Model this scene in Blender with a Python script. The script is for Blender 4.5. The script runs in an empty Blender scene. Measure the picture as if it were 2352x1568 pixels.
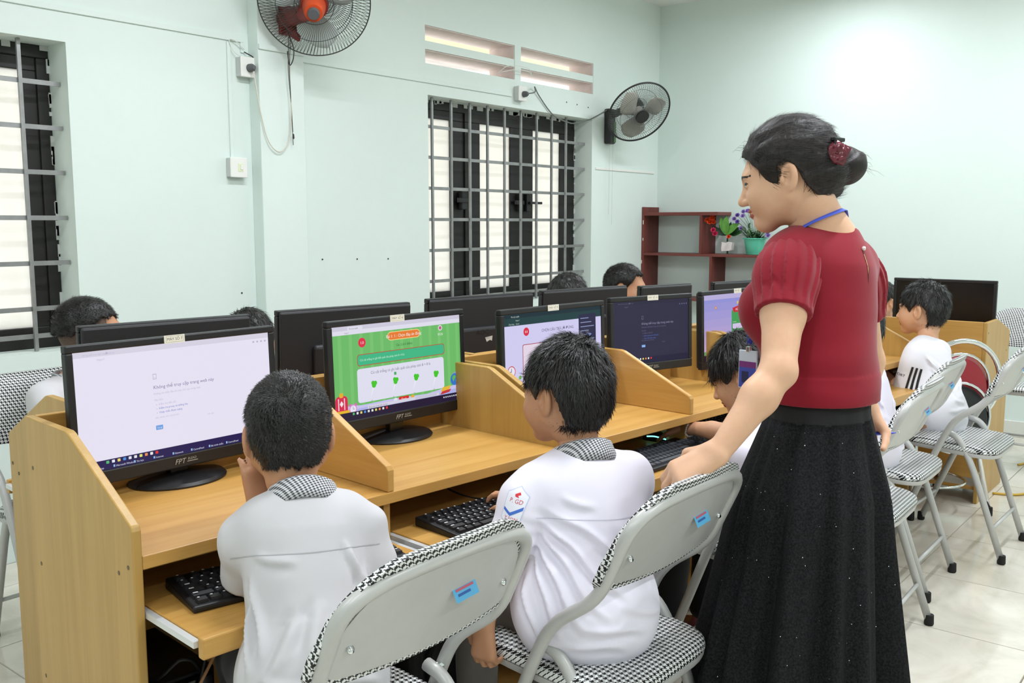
import bpy, bmesh, math, random
import numpy as np
from mathutils import Vector, Matrix
from mathutils.bvhtree import BVHTree

# ------------------------------------------------------------------ camera, world, lights, exposure
SC = bpy.context.scene
COL = SC.collection
SC.view_settings.view_transform = 'Standard'
SC.view_settings.look = 'None'
SC.view_settings.gamma = 1.0
SC.view_settings.use_curve_mapping = False
SC.view_settings.exposure = 0.0

def setup_camera():
    yaw, pitch = math.radians(38.813), math.radians(7.125)
    fw = Vector((math.cos(yaw) * math.cos(pitch), math.sin(yaw) * math.cos(pitch), -math.sin(pitch)))
    rt = Vector((math.sin(yaw), -math.cos(yaw), 0.0))
    up = rt.cross(fw)
    cd = bpy.data.cameras.new('camera')
    cd.sensor_width = 36.0
    cd.lens = 2176.0 / 2352.0 * 36.0
    cd.clip_start = 0.05
    co = bpy.data.objects.new('camera', cd)
    COL.objects.link(co)
    m = Matrix((rt, up, -fw)).transposed().to_4x4()
    m.translation = Vector((0, 0, 1.3))
    co.matrix_world = m
    SC.camera = co
setup_camera()

world = bpy.data.worlds.new('sky')
SC.world = world
world.use_nodes = True
wnt = world.node_tree
wbg = wnt.nodes['Background']
wbg.inputs[0].default_value = (0.93, 0.96, 1.0, 1)
wbg.inputs[1].default_value = 2.6

TUBES = [(x, y) for x in (-0.6, 2.2, 5.3) for y in (-1.3, 0.55, 2.2)]
TUBE_W = {-0.6: 18.0, 2.2: 34.0, 5.3: 25.0}
def setup_tube_lights():
    for i, (x, y) in enumerate(TUBES):
        ld = bpy.data.lights.new('tube_light', 'AREA')
        ld.shape = 'RECTANGLE'; ld.size = 1.2; ld.size_y = 0.09
        ld.energy = TUBE_W[x]; ld.color = (0.885, 0.93, 1.0)
        lo = bpy.data.objects.new('tube_light', ld)
        lo.location = (x, y, 2.785)
        COL.objects.link(lo)
setup_tube_lights()

# ------------------------------------------------------------------ object helpers
def tag(o, label=None, cat=None, group=None, kind=None):
    if label: o['label'] = label
    if cat: o['category'] = cat
    if group: o['group'] = group
    if kind: o['kind'] = kind
    return o

def link(name, me, mats=None, parent=None):
    o = bpy.data.objects.new(name, me)
    COL.objects.link(o)
    if mats is not None:
        for m in (mats if isinstance(mats, (list, tuple)) else [mats]):
            me.materials.append(m)
    if parent is not None: o.parent = parent
    return o

def thing(name, label, cat, loc=(0, 0, 0), rz=0.0, group=None):
    o = bpy.data.objects.new(name, None)
    o.empty_display_size = 0.05
    COL.objects.link(o)
    o.location = loc
    o.rotation_euler = (0, 0, rz)
    return tag(o, label, cat, group)

def copy_tree(o, parent=None):
    c = o.copy()
    COL.objects.link(c)
    if parent is not None: c.parent = parent
    for ch in [x for x in COL.objects if x.parent == o]:
        copy_tree(ch, c)
    return c

def V(*a): return np.array(a, dtype=float)
def rotz(a):
    c, s = math.cos(a), math.sin(a)
    return np.array([[c, -s, 0], [s, c, 0], [0, 0, 1.0]])
def rotx(a):
    c, s = math.cos(a), math.sin(a)
    return np.array([[1.0, 0, 0], [0, c, -s], [0, s, c]])
def roty(a):
    c, s = math.cos(a), math.sin(a)
    return np.array([[c, 0, s], [0, 1.0, 0], [-s, 0, c]])
def unit(v):
    v = np.asarray(v, float); return v / (np.linalg.norm(v) + 1e-12)

class MB:
    """collects simple shapes, then makes ONE mesh object"""
    def __init__(s): s.v = []; s.f = []; s.mi = []; s.cm = 0
    def add(s, vs, fs):
        b = len(s.v); s.v += [tuple(map(float, p)) for p in vs]
        for f in fs: s.f.append(tuple(b + i for i in f)); s.mi.append(s.cm)
        return s
    def box(s, lo, hi, R=None, o=None):
        x0, y0, z0 = lo; x1, y1, z1 = hi
        vs = [(x0,y0,z0),(x1,y0,z0),(x1,y1,z0),(x0,y1,z0),(x0,y0,z1),(x1,y0,z1),(x1,y1,z1),(x0,y1,z1)]
        if R is not None: vs = [np.asarray(R) @ np.array(p) + (0 if o is None else np.asarray(o)) for p in vs]
        return s.add(vs, [(0,3,2,1),(4,5,6,7),(0,1,5,4),(1,2,6,5),(2,3,7,6),(3,0,4,7)])
    def prism(s, poly, axis, a, b):
        """poly: ccw 2d outline in the two other axes (in xyz order), extruded along axis from a to b"""
        n = len(poly); vs = []
        for t in (a, b):
            for p in poly:
                q = list(p); q.insert(axis, t); vs.append(q)
        fl = axis == 1
        f = [tuple(range(n))[::-1], tuple(range(n, 2*n))] + [(i, (i+1) % n, n+(i+1) % n, n+i) for i in range(n)]
        if fl: f = [g[::-1] for g in f]
        return s.add(vs, f)
    def tube(s, pts, r, n=8, closed=False, caps=True):
        P = [np.asarray(p, float) for p in pts]; m = len(P)
        rr = r if hasattr(r, '__len__') else [r] * m
        T = []
        for i in range(m):
            if closed: t = P[(i+1) % m] - P[i-1]
            else: t = P[min(i+1, m-1)] - P[max(i-1, 0)]
            T.append(unit(t))
        ref = V(0, 0, 1) if abs(T[0][2]) < .9 else V(1, 0, 0)
        nrm = unit(np.cross(np.cross(T[0], ref), T[0]))
        vs = []
        for i in range(m):
            nrm = unit(nrm - T[i] * (nrm @ T[i])); bn = np.cross(T[i], nrm)
            for k in range(n):
                a = 2 * math.pi * k / n
                vs.append(P[i] + rr[i] * (math.cos(a) * nrm + math.sin(a) * bn))
        fs = []
        for i in range(m if closed else m - 1):
            j = (i + 1) % m
            for k in range(n):
                k2 = (k + 1) % n
                fs.append((i*n+k, i*n+k2, j*n+k2, j*n+k))
        if caps and not closed: fs += [tuple(range(n))[::-1], tuple((m-1)*n+k for k in range(n))]
        return s.add(vs, fs)
    def lathe(s, prof, n=24, c=(0, 0, 0), R=None, sx=1.0, sy=1.0):
        vs = []
        for (r, z) in prof:
            for k in range(n):
                a = 2 * math.pi * k / n
                p = V(r*math.cos(a)*sx, r*math.sin(a)*sy, z)
                if R is not None: p = np.asarray(R) @ p
                vs.append(p + np.asarray(c))
        fs = [tuple(range(n))[::-1], tuple((len(prof)-1)*n + k for k in range(n))]
        for i in range(len(prof)-1):
            for k in range(n):
                k2 = (k+1) % n
                fs.append((i*n+k, i*n+k2, (i+1)*n+k2, (i+1)*n+k))
        return s.add(vs, fs)
    def grid(s, fn, nu, nv, closed_u=False):
        """surface fn(i,j)->point ; nu x nv vertices"""
        vs = [fn(i, j) for i in range(nu) for j in range(nv)]
        fs = []
        for i in range(nu if closed_u else nu - 1):
            i2 = (i + 1) % nu
            for j in range(nv - 1):
                fs.append((i*nv+j, i2*nv+j, i2*nv+j+1, i*nv+j+1))
        return s.add(vs, fs)
    def mesh(s, name):
        me = bpy.data.meshes.new(name)
        me.from_pydata(s.v, [], s.f)
        return me
    def build(s, name, mat, parent=None, smooth=False, bevel=0.0, seg=2, angle=40):
        me = s.mesh(name)
        o = link(name, me, mat, parent)
        if isinstance(mat, (list, tuple)): me.polygons.foreach_set('material_index', s.mi)
        if smooth:
            me.polygons.foreach_set('use_smooth', [True] * len(me.polygons))
            if smooth == 'auto':
                try: me.set_sharp_from_angle(angle=math.radians(angle))
                except Exception: pass
        if bevel:
            b = o.modifiers.new('bevel', 'BEVEL'); b.width = bevel; b.segments = seg
            b.limit_method = 'ANGLE'; b.angle_limit = math.radians(35)
        me.update()
        return o

def fillet(pts, r=0.04, n=5):
    P = [np.asarray(p, float) for p in pts]; out = [P[0]]
    for i in range(1, len(P)-1):
        a, b, c = P[i-1], P[i], P[i+1]
        d1 = min(r, np.linalg.norm(a-b)*.49); d2 = min(r, np.linalg.norm(c-b)*.49)
        p, q = b + unit(a-b)*d1, b + unit(c-b)*d2
        for k in range(n+1):
            t = k/n; out.append((1-t)**2*p + 2*t*(1-t)*b + t*t*q)
    out.append(P[-1]); return out

def spline(pts, n=8):
    P = [np.asarray(p, float) for p in pts]; P = [2*P[0]-P[1]] + P + [2*P[-1]-P[-2]]
    out = []
    for i in range(1, len(P)-2):
        for k in range(n):
            t = k/n; a, b, c, d = P[i-1], P[i], P[i+1], P[i+2]
            out.append(.5*((2*b)+(-a+c)*t+(2*a-5*b+4*c-d)*t*t+(-a+3*b-3*c+d)*t**3))
    out.append(P[-2]); return out

# ------------------------------------------------------------------ materials
MATS = {}
def lin(c):
    """sRGB 0-255 triple to linear rgba"""
    o = []
    for x in c:
        x = x / 255.0
        o.append(x / 12.92 if x <= .04045 else ((x + .055) / 1.055) ** 2.4)
    return tuple(o) + (1.0,)

class NT:
    def __init__(s, name):
        s.m = bpy.data.materials.new(name); s.m.use_nodes = True
        s.t = s.m.node_tree; s.t.nodes.clear()
        s.out = s.t.nodes.new('ShaderNodeOutputMaterial')
    def n(s, typ, ins=None, **props):
        nd = s.t.nodes.new('ShaderNode' + typ)
        for k, v in props.items(): setattr(nd, k, v)
        for k, v in (ins or {}).items():
            sk = nd.inputs[k]
            if isinstance(v, bpy.types.NodeSocket): s.t.links.new(v, sk)
            elif isinstance(v, bpy.types.Node): s.t.links.new(v.outputs[0], sk)
            else: sk.default_value = v
        return nd
    def math(s, op, a, b=0.0, c=None):
        d = {0: a, 1: b}
        if c is not None: d[2] = c
        return s.n('Math', d, operation=op).outputs[0]
    def mix(s, f, a, b, blend='MIX'):
        nd = s.n('Mix', {0: f}, data_type='RGBA', blend_type=blend)
        for k, v in ((6, a), (7, b)):
            if isinstance(v, bpy.types.NodeSocket): s.t.links.new(v, nd.inputs[k])
            else: nd.inputs[k].default_value = v
        return nd.outputs[2]
    def ramp(s, f, stops):
        nd = s.n('ValToRGB', {0: f}); e = nd.color_ramp.elements
        e[0].position, e[0].color = stops[0]; e[1].position, e[1].color = stops[-1]
        for p, c in stops[1:-1]:
            x = e.new(p); x.color = c
        return nd.outputs[0]
    def pos(s): return s.n('TexCoord').outputs['Object']
    def geo(s): return s.n('NewGeometry').outputs['Position']
    def mapping(s, v, scale=(1,1,1), rot=(0,0,0), loc=(0,0,0)):
        return s.n('Mapping', {0: v, 1: loc, 2: rot, 3: scale}).outputs[0]
    def noise(s, v, scale=5.0, detail=3.0, rough=.5, dist=0.0):
        return s.n('TexNoise', {'Vector': v, 'Scale': scale, 'Detail': detail, 'Roughness': rough, 'Distortion': dist}).outputs[0]
    def bsdf(s, color, rough=.5, metal=0.0, normal=None, spec=.5, **ex):
        ins = {'Base Color': color, 'Roughness': rough, 'Metallic': metal, 'Specular IOR Level': spec}
        if normal is not None: ins['Normal'] = normal
        ins.update(ex)
        b = s.n('BsdfPrincipled', ins)
        s.t.links.new(b.outputs[0], s.out.inputs[0])
        return b
    def bump(s, h, strength=.2, dist=.01):
        return s.n('Bump', {'Strength': strength, 'Distance': dist, 'Height': h}).outputs[0]

def plain(name, rgb, rough=.5, metal=0.0, spec=.5, var=0.0, vscale=12.0, bump=0.0, bscale=60.0, **ex):
    if name in MATS: return MATS[name]
    t = NT(name); c = lin(rgb) if max(rgb) > 1.0 else tuple(rgb) + (1.0,)
    col = c
    if var:
        f = t.noise(t.pos(), vscale, 4.0, .6)
        dk = tuple(x * (1 - var) for x in c[:3]) + (1,); lt = tuple(min(1, x * (1 + var)) for x in c[:3]) + (1,)
        col = t.ramp(f, [(.3, dk), (.7, lt)])
    nm = None
    if bump: nm = t.bump(t.noise(t.pos(), bscale, 4.0, .6), bump, .004)
    t.bsdf(col, rough, metal, nm, spec, **ex)
    MATS[name] = t.m
    return t.m

def emit(name, rgb, strength=1.0):
    if name in MATS: return MATS[name]
    t = NT(name)
    e = t.n('Emission', {0: lin(rgb), 1: strength}); t.t.links.new(e.outputs[0], t.out.inputs[0])
    MATS[name] = t.m
    return t.m

def wood(name, base, dark, axis=0, rough=.38, scale=1.0, contrast=.55):
    """laminate / wood with grain running along axis (object space)"""
    if name in MATS: return MATS[name]
    t = NT(name); sc = [26*scale]*3; sc[axis] = 1.3*scale
    v = t.mapping(t.pos(), tuple(sc))
    f = t.noise(v, 1.0, 6.0, .62, .6)
    sc2 = [150*scale]*3; sc2[axis] = 5*scale
    g = t.noise(t.mapping(t.pos(), tuple(sc2)), 1.0, 3.0, .6)
    fg = t.math('ADD', t.math('MULTIPLY', f, .75), t.math('MULTIPLY', g, .25))
    col = t.ramp(fg, [(.5 - contrast/2.6, lin(dark)), (.5 + contrast/4, lin(base))])
    t.bsdf(col, rough, 0, t.bump(g, .05, .001), .45)
    MATS[name] = t.m
    return t.m

def checks(name, size, dark, light, kind='hounds', rough=.7, upright=False):
    """houndstooth / gingham cloth on object coordinates; a = x, b = y + z"""
    if name in MATS: return MATS[name]
    t = NT(name); sx = t.n('SeparateXYZ', {0: t.pos()})
    if upright:
        a = t.math('DIVIDE', t.math('ADD', sx.outputs[0], sx.outputs[1]), size)
        b = t.math('DIVIDE', t.math('SUBTRACT', sx.outputs[2], sx.outputs[1]), size)
    else:
        a = t.math('DIVIDE', sx.outputs[0], size)
        b = t.math('DIVIDE', t.math('ADD', sx.outputs[1], sx.outputs[2]), size)
    A = t.math('FLOOR', t.math('MULTIPLY', a, 8.0)); B = t.math('FLOOR', t.math('MULTIPLY', b, 8.0))
    def fm(x, k): return t.math('FLOORED_MODULO', x, k)
    wa = t.math('LESS_THAN', fm(A, 8.0), 3.9); wb = t.math('LESS_THAN', fm(B, 8.0), 3.9)
    if kind == 'hounds':
        tw = t.math('LESS_THAN', fm(t.math('ADD', A, B), 4.0), 1.9)
        f = t.math('ADD', t.math('MULTIPLY', tw, wa), t.math('MULTIPLY', t.math('SUBTRACT', 1.0, tw), wb))
    else:
        f = t.math('MULTIPLY', t.math('ADD', wa, wb), .5)
    col = t.mix(f, lin(light), lin(dark))
    t.bsdf(col, rough, 0, t.bump(t.noise(t.pos(), 500, 2), .1, .001), .3)
    MATS[name] = t.m
    return t.m

WHITEPL = plain('white_plastic', (236, 236, 230), .4)
BLACKPL = plain('black_plastic', (26, 26, 28), .42, var=.15, bump=.05, bscale=300)
BLACKGL = plain('black_gloss', (16, 16, 18), .22)
DESKX = wood('beech_laminate_x', (203, 158, 86), (184, 135, 63), 0)
DESKY = wood('beech_laminate_y', (203, 158, 86), (184, 135, 63), 1)
DESKZ = wood('beech_laminate_z_shaded', (192, 154, 86), (174, 135, 68), 2)  # same beech, toned duller: shade on the upright panels put into the colour
SILVER = plain('chair_grey_enamel', (192, 192, 189), .36, .12, var=.05, vscale=9)
CHROME = plain('chrome', (225, 228, 230), .1, 1.0)
RUBBER = plain('black_rubber', (18, 18, 18), .7)
HOUNDS = checks('houndstooth_vinyl', .0125, (22, 22, 24), (232, 234, 232), 'hounds', .42)
HOUNDSB = checks('houndstooth_vinyl_back', .0125, (22, 22, 24), (232, 234, 232), 'hounds', .42, True)

# ------------------------------------------------------------------ the room
W = 3.708          # inner face of the window wall (Y)
XB = 6.37          # inner face of the back wall (X)
ZC = 2.89
def wall_paint(name, rgb):
    t = NT(name)
    g = t.geo()
    f = t.noise(g, 1.7, 4.0, .6); f2 = t.noise(g, 30.0, 3.0, .6)
    c = lin(rgb); d = tuple(x * .955 for x in c[:3]) + (1,)
    col = t.ramp(t.math('ADD', t.math('MULTIPLY', f, .8), t.math('MULTIPLY', f2, .2)), [(.3, d), (.7, c)])
    t.bsdf(col, .55, 0, t.bump(t.noise(g, 90.0, 3.0, .6), .12, .002), .3)
    return t.m
MINT = wall_paint('mint_wall_paint', (226, 238, 232))
MINT2 = wall_paint('mint_back_wall_paint', (222, 235, 229))
CEIL = plain('white_ceiling_paint', (240, 240, 236), .7)
VENT_SHADE = plain('vent_shade_plaster', (214, 196, 190), .8, var=.08, vscale=14)  # white-pink vent interior, with the shade inside the slots put into its colour

def struct(name, mb, mat, **k):
    return tag(mb.build(name, mat, **k), kind='structure')

def build_shell():
    m = MB()
    Y0, Y1 = W, W + .2
    def seg(x0, x1, z0, z1): m.box((x0, Y0, z0), (x1, Y1, z1))
    seg(-2.7, .25, 0, ZC)
    seg(.25, 1.859, 0, .80); seg(.25, 1.859, 1.993, ZC)
    seg(1.859, 3.853, 0, ZC)
    seg(3.853, 3.87, 0, 2.168); seg(5.482, 5.49, 0, 2.168)
    seg(3.87, 5.482, 0, .81); seg(3.87, 5.482, 2.0, 2.168)
    seg(3.853, 5.49, 2.371, ZC)
    seg(4.637, 4.697, 2.168, 2.371)
    seg(5.49, 6.57, 0, ZC)
    wl = struct('wall_left', m, MINT)
    for (x0, x1) in ((3.853, 4.637), (4.697, 5.49)):
        MB().box((x0, W + .004, 2.244), (x1, W + .2, 2.289)).build('vent_slat', [MINT, VENT_SHADE], wl)
        l = MB()
        l.box((x0, W + .006, 2.365), (x1, W + .198, 2.3712))
        l.box((x1 - .006, W + .006, 2.1675), (x1 + .0005, W + .198, 2.366))
        l.box((x0, W + .012, 2.2375), (x1 - .006, W + .198, 2.2442))
        l.build('vent_shade_lining', VENT_SHADE, wl)  # added thin boxes that carry the painted shade of the slots
    # holes and screw anchors left in the paint right of the vent
    hm = plain('hole_dark', (60, 58, 52), .9)
    for (x, z) in ((5.18, 2.086), (5.30, 2.082), (5.43, 2.075), (3.10, 1.12), (3.33, 1.115), (3.55, 1.11), (2.62, .98)):
        MB().lathe([(.0042, 0), (.0042, .003)], 8, (x, W + .0005, z), rotx(math.pi / 2)).build('screw_hole', hm, wl)
    m = MB().box((XB, -3.4, 0), (XB + .2, W + .2, ZC)); struct('wall_back', m, MINT2)
    m = MB().box((-2.7, -3.4, 0), (XB + .2, -3.2, ZC)); struct('wall_right', m, MINT)
    m = MB().box((-2.7, -3.2, 0), (-2.5, W, ZC)); struct('wall_front', m, MINT)
    m = MB().box((-2.7, -3.4, ZC), (XB + .2, W + .2, ZC + .12)); struct('ceiling', m, CEIL)
    m = MB().box((XB - .012, -3.2, 0), (XB, W, .10)); struct('baseboard_back', m, plain('skirting_tile', (222, 224, 216), .3), bevel=.003)
    m = MB().box((2.70, 3.634, 0), (2.955, W + .001, ZC)); struct('trim_1', m, MINT, bevel=.004)
build_shell()

def build_floor():
    t = NT('polished_cream_tile')
    g = t.geo()
    rnd = t.n('ObjectInfo').outputs['Random']
    v = t.n('VectorMath', {0: g, 1: t.n('CombineXYZ', {0: t.math('MULTIPLY', rnd, 37.0), 1: t.math('MULTIPLY', rnd, 11.0), 2: 0.0}).outputs[0]}, operation='ADD').outputs[0]
    f = t.noise(v, 3.2, 6.0, .62, 1.2)
    col = t.ramp(f, [(.3, lin((206, 200, 184))), (.52, lin((224, 218, 204))), (.75, lin((233, 228, 216)))])
    t.bsdf(col, .12, 0, t.bump(t.noise(g, 3.0, 2.0), .03, .01), .5)
    tile_m = t.m
    grout = plain('dark_grout', (128, 116, 98), .8, var=.2)
    fl = struct('floor', MB().box((-2.7, -3.4, -.1), (XB + .2, W + .2, -.004)), grout)
    s = .5; gp = .0016
    me = None
    x0, y0 = .135, .475
    for i in range(-6, 13):
        for j in range(-8, 7):
            ax, ay = x0 + s*i, y0 + s*j
            bx, by = min(ax + s, XB), min(ay + s, W)
            if ax < -2.5 or ay < -3.2 or bx - ax < .05 or by - ay < .05: continue
            full = (bx - ax > .499 and by - ay > .499)
            if full and me is not None:
                o = bpy.data.objects.new('floor_tile', me); COL.objects.link(o); o.parent = fl
                o.location = (ax, ay, 0)
                continue
            mb = MB(); w, d = bx-ax, by-ay; e = gp
            vs = [(e,e,-.004),(w-e,e,-.004),(w-e,d-e,-.004),(e,d-e,-.004)]
            e2 = gp + .001
            vs += [(e2,e2,0),(w-e2,e2,0),(w-e2,d-e2,0),(e2,d-e2,0)]
            mb.add(vs, [(4,5,6,7),(0,1,5,4),(1,2,6,5),(2,3,7,6),(3,0,4,7)])
            o = mb.build('floor_tile', tile_m, fl); o.location = (ax, ay, 0)
            if full: me = o.data
build_floor()

FRAME = plain('black_aluminium', (40, 38, 37), .42, .3, var=.1)
GRILLE = plain('grey_painted_iron', (150, 151, 150), .45, .5, var=.12, vscale=20)
def pane_mat():
    t = NT('frosted_pane')
    d = t.n('BsdfDiffuse', {0: lin((240, 238, 232))}); tr = t.n('BsdfTranslucent', {0: lin((246, 244, 238))})
    gl = t.n('BsdfGlossy', {0: (1, 1, 1, 1), 1: .3})
    a = t.n('MixShader', {0: .55, 1: d.outputs[0], 2: tr.outputs[0]})
    b = t.n('MixShader', {0: .04, 1: a.outputs[0], 2: gl.outputs[0]})
    t.t.links.new(b.outputs[0], t.out.inputs[0])
    return t.m
PANE = pane_mat()
HZ = (1.838, 1.668, 1.496, 1.320, 1.144, .967)

def window(n, x0, x1, z0, z1, sashes, bars, handles):
    w = thing('window_%d' % n, None, None); tag(w, kind='structure')
    ya, yb = W + .145, W + .195
    m = MB()
    for lo, hi in (((x0, ya, z1-.05), (x1, yb, z1)), ((x0, ya, z0), (x1, yb, z0+.05)), ((x0, ya, z0+.05), (x0+.05, yb, z1-.05)), ((x1-.05, ya, z0+.05), (x1, yb, z1-.05))): m.box(lo, hi)
    m.build('window_frame', FRAME, w, bevel=.004)
    for (a, b, pa, pb, dy) in sashes:
        m = MB(); ys, ye = ya + dy, ya + dy + .035
        m.box((a, ys, z1-.05-.05), (b, ye, z1-.045)); m.box((a, ys, z0+.045), (b, ye, z0+.085))
        m.box((a, ys, z0+.085), (pa, ye, z1-.1)); m.box((pb, ys, z0+.085), (b, ye, z1-.1))
        s = m.build('sash', FRAME, w, bevel=.003)
        MB().box((pa-.004, ys+.012, z0+.08), (pb+.004, ys+.018, z1-.095)).build('pane', PANE, s)
    yg = W + .06
    for z in HZ + (.86,):
        MB().box((x0+.003, yg-.003, z-.009), (x1-.003, yg+.003, z+.009)).build('grille_bar', GRILLE, w)
    for x in bars:
        MB().box((x-.007, yg-.012, z0+.002), (x+.007, yg-.001, z1-.002)).build('grille_bar', GRILLE, w)
    for (x, z, lever) in handles:
        h = MB().box((x-.022, ya-.03, z-.055), (x+.022, ya+.004, z+.055))
        if lever: h.box((x-.008, ya-.05, z-.008), (x+.12, ya-.03, z+.008))
        else: h.box((x-.06, ya-.04, z-.014), (x+.02, ya-.02, z+.014))
        h.build('window_handle', BLACKPL, w, bevel=.004)
    # crumbs of sealant along the frame
    rr = random.Random(5 + n); m = MB()
    for k in range(34):
        x = rr.uniform(x0, x1); L = rr.uniform(.01, .06)
        m.box((x, ya-.004, z1-.012-rr.uniform(0, .012)), (min(x+L, x1), ya, z1))
    for k in range(26):
        z = rr.uniform(z0, z1); L = rr.uniform(.01, .06)
        m.box((x1-.006-rr.uniform(0, .006), ya-.004, z), (x1, ya, min(z+L, z1)))
    m.build('sealant', plain('sealant', (205, 208, 204), .8), w)

window(1, .25, 1.859, .80, 1.993, [(.3, 1.06, .40, .97, 0), (1.04, 1.82, 1.13, 1.757, .012)], (.40, .56, .72, .88, 1.045, 1.21, 1.375, 1.54, 1.702), [])
window(2, 3.87, 5.482, .81, 2.0, [(3.92, 4.35, 3.985, 4.223, .012), (4.34, 4.89, 4.476, 4.774, 0), (4.885, 5.44, 5.008, 5.312, 0)],
       (3.957, 4.117, 4.280, 4.440, 4.602, 4.765, 4.928, 5.090, 5.251), [(4.30, 1.435, False), (4.85, 1.43, False), (4.93, 1.43, True)])

def build_outside():
    e = MB().box((1.5, W+.2, 2.45), (8, W+1.0, 2.56)).build('roof_eave', plain('ochre_plaster', (222, 206, 150), .8, var=.08))
    tag(e, 'ochre plastered eave seen through the upper wall vents', 'eave')
    m = MB(); n = 140
    for i in range(n):
        x0 = 4.6 + i*.05
        m.add([(x0, 7.2, 3.18), (x0+.025, 7.2, 3.205), (x0+.05, 7.2, 3.18), (x0, 10.5, 3.75), (x0+.025, 10.5, 3.775), (x0+.05, 10.5, 3.75)], [(0,1,4,3), (1,2,5,4)])
    r = m.build('corrugated_roof', plain('zinc_sheet', (176, 168, 158), .5, .3, var=.15, vscale=3))
    tag(r, 'corrugated metal roof outside, seen through the left wall vent', 'roof')
build_outside()

def conduit(n, mb, mat=None): return struct('trim_%d' % n, mb, mat or MINT, bevel=.002)
h = .016
conduit(2, MB().box((-1.5, W-.009, 2.105), (2.672, W, 2.128)).box((2.655, W-.009, 2.06), (2.672, W, 2.105)))
conduit(3, MB().box((2.70, 3.625, 2.075), (2.955, 3.634, 2.098)))
conduit(4, MB().box((2.955, W-.009, 2.062), (4.60, W, 2.084)))
conduit(5, MB().box((2.583, W-.009, 1.575), (2.60, W, 2.10)))
conduit(6, MB().box((5.524, W-.008, 1.666), (6.31, W, 1.682)), WHITEPL)

def ceiling_lights():
    glow = emit('fluorescent_tube', (255, 252, 246), 5.0)
    for (x, y) in TUBES:
        o = thing('ceiling_light', 'white fluorescent ceiling batten, %s, %s' % ({-0.6: 'nearest the front wall', 2.2: 'halfway along the room', 5.3: 'nearest the back wall'}[x], {-1.3: 'away from the windows', .55: 'above the aisle of chairs', 2.2: 'above the desk rows'}[y]), 'ceiling light', (x, y, ZC), 0, 'fluorescent battens on the ceiling')
        MB().box((-.61, -.03, -.055), (.61, .03, 0)).build('housing', WHITEPL, o, bevel=.004)
        MB().tube([(-.58, 0, -.075), (.58, 0, -.075)], .014, 10).build('tube', glow, o)
        for sx in (-1, 1): MB().box((sx*.595-.012, -.016, -.095), (sx*.595+.012, .016, -.05)).build('lamp_holder', WHITEPL, o)
ceiling_lights()

# ------------------------------------------------------------------ desks
TH = math.radians(-5.2)
ORI = V(.843, 1.506, 0)
DU = V(math.cos(TH), math.sin(TH), 0); DV = V(-math.sin(TH), math.cos(TH), 0)
def dk(u, v, z=0.0): return ORI + DU*u + DV*v + V(0, 0, z)
ZT = .72          # worktop height
UL = 1.15         # length of a two-seat unit
SCREW = plain('screw_head', (110, 92, 66), .4, .6)
RAILM = plain('white_steel_rail', (224, 226, 226), .3, .3)

def desk_unit(label, loc, rz, trays=(0.0, 0.0), dep=.483, top=.905):
    d = thing('computer_desk', label, 'desk', loc, rz, 'two-seat wooden computer desks')
    t = .018
    prof = [(0, 0), (dep, 0), (dep, top), (.275, top), (.262, top-.003), (.004, .777), (0, .768)]
    for x in (0, UL - t):
        s = MB().prism(prof, 0, x, x + t).build('side_panel', DESKZ, d, bevel=.003)
        for (y, z) in ((.455, .80), (.44, .60), (.02, .70), (.06, .68), (.455, .35)):
            xs = x - .0005 if x == 0 else x + t + .0005
            MB().lathe([(.0045, 0), (.0045, .0008)], 8, (xs, y, z), roty(math.pi/2)).build('screw', SCREW, s)
    MB().box((t, .002, ZT-.025), (UL-t, dep-t, ZT)).build('worktop', DESKX, d, bevel=.002)
    MB().box((t, dep-t, .12), (UL-t, dep-.0003, top)).build('back_panel', DESKX, d, bevel=.002)
    xm = UL/2
    pm = [(.004, ZT), (dep-t, ZT), (dep-t, top-.01), (.275, top-.01), (.262, top-.013), (.010, .777), (.004, .768)]
    MB().prism(pm, 0, xm-t/2, xm+t/2).build('divider', DESKY, d, bevel=.003)
    MB().box((xm-t/2, .02, .03), (xm+t/2, dep-t, ZT-.025)).build('partition', DESKZ, d, bevel=.002)
    MB().box((t, .06, .06), (UL-t, dep-t, .078)).build('bottom_shelf', DESKX, d)
    MB().box((t, .30, .45), (UL-t, .316, .60)).build('apron', DESKX, d)
    for k, (a, b) in enumerate(((t, xm-t/2), (xm+t/2, UL-t))):
        o = trays[k]
        tr = MB().box((a+.014, -o+.012, .602), (b-.014, dep-.10-o, .62)).build('keyboard_tray', DESKX, d, bevel=.002)
        MB().box((a+.008, -o-.004, .588), (b-.008, -o+.014, .625)).build('tray_front', DESKX, tr, bevel=.003)
        for xx in (a+.001, b-.013):
            MB().box((xx, -o+.014, .606), (xx+.012, .34, .617)).build('rail', RAILM, tr)
    return d

DESK_TRAYS = {}
def place_desks():
    near = [(-.02, (.185, .17), 'beech two-seat computer desk nearest the camera, behind the boy in the grey shirt'),
            (1.148, (.14, .12), 'beech two-seat computer desk in the middle of the near row'),
            (2.316, (.12, .12), 'beech two-seat computer desk beyond the standing woman, end of the near row')]
    for u, tr, lb in near:
        p = dk(u, 0); desk_unit(lb, p, TH, tr)
    far = [(.10, 'beech computer desk at the left end of the row facing the window wall'),
           (1.268, 'beech computer desk in the middle of the row facing the window wall'),
           (2.436, 'beech computer desk at the far end of the row facing the window wall')]
    for u, lb in far:
        p = dk(u + UL, .97); desk_unit(lb, p, TH + math.pi, (.05, .12))
    # the desk by the back wall, turned so that its back faces the camera
    desk_unit('beech computer desk by the back wall, its plain back panel facing the camera', (5.18, 1.0, 0), math.radians(90), (.1, .1), .483, .85)
place_desks()

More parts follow.
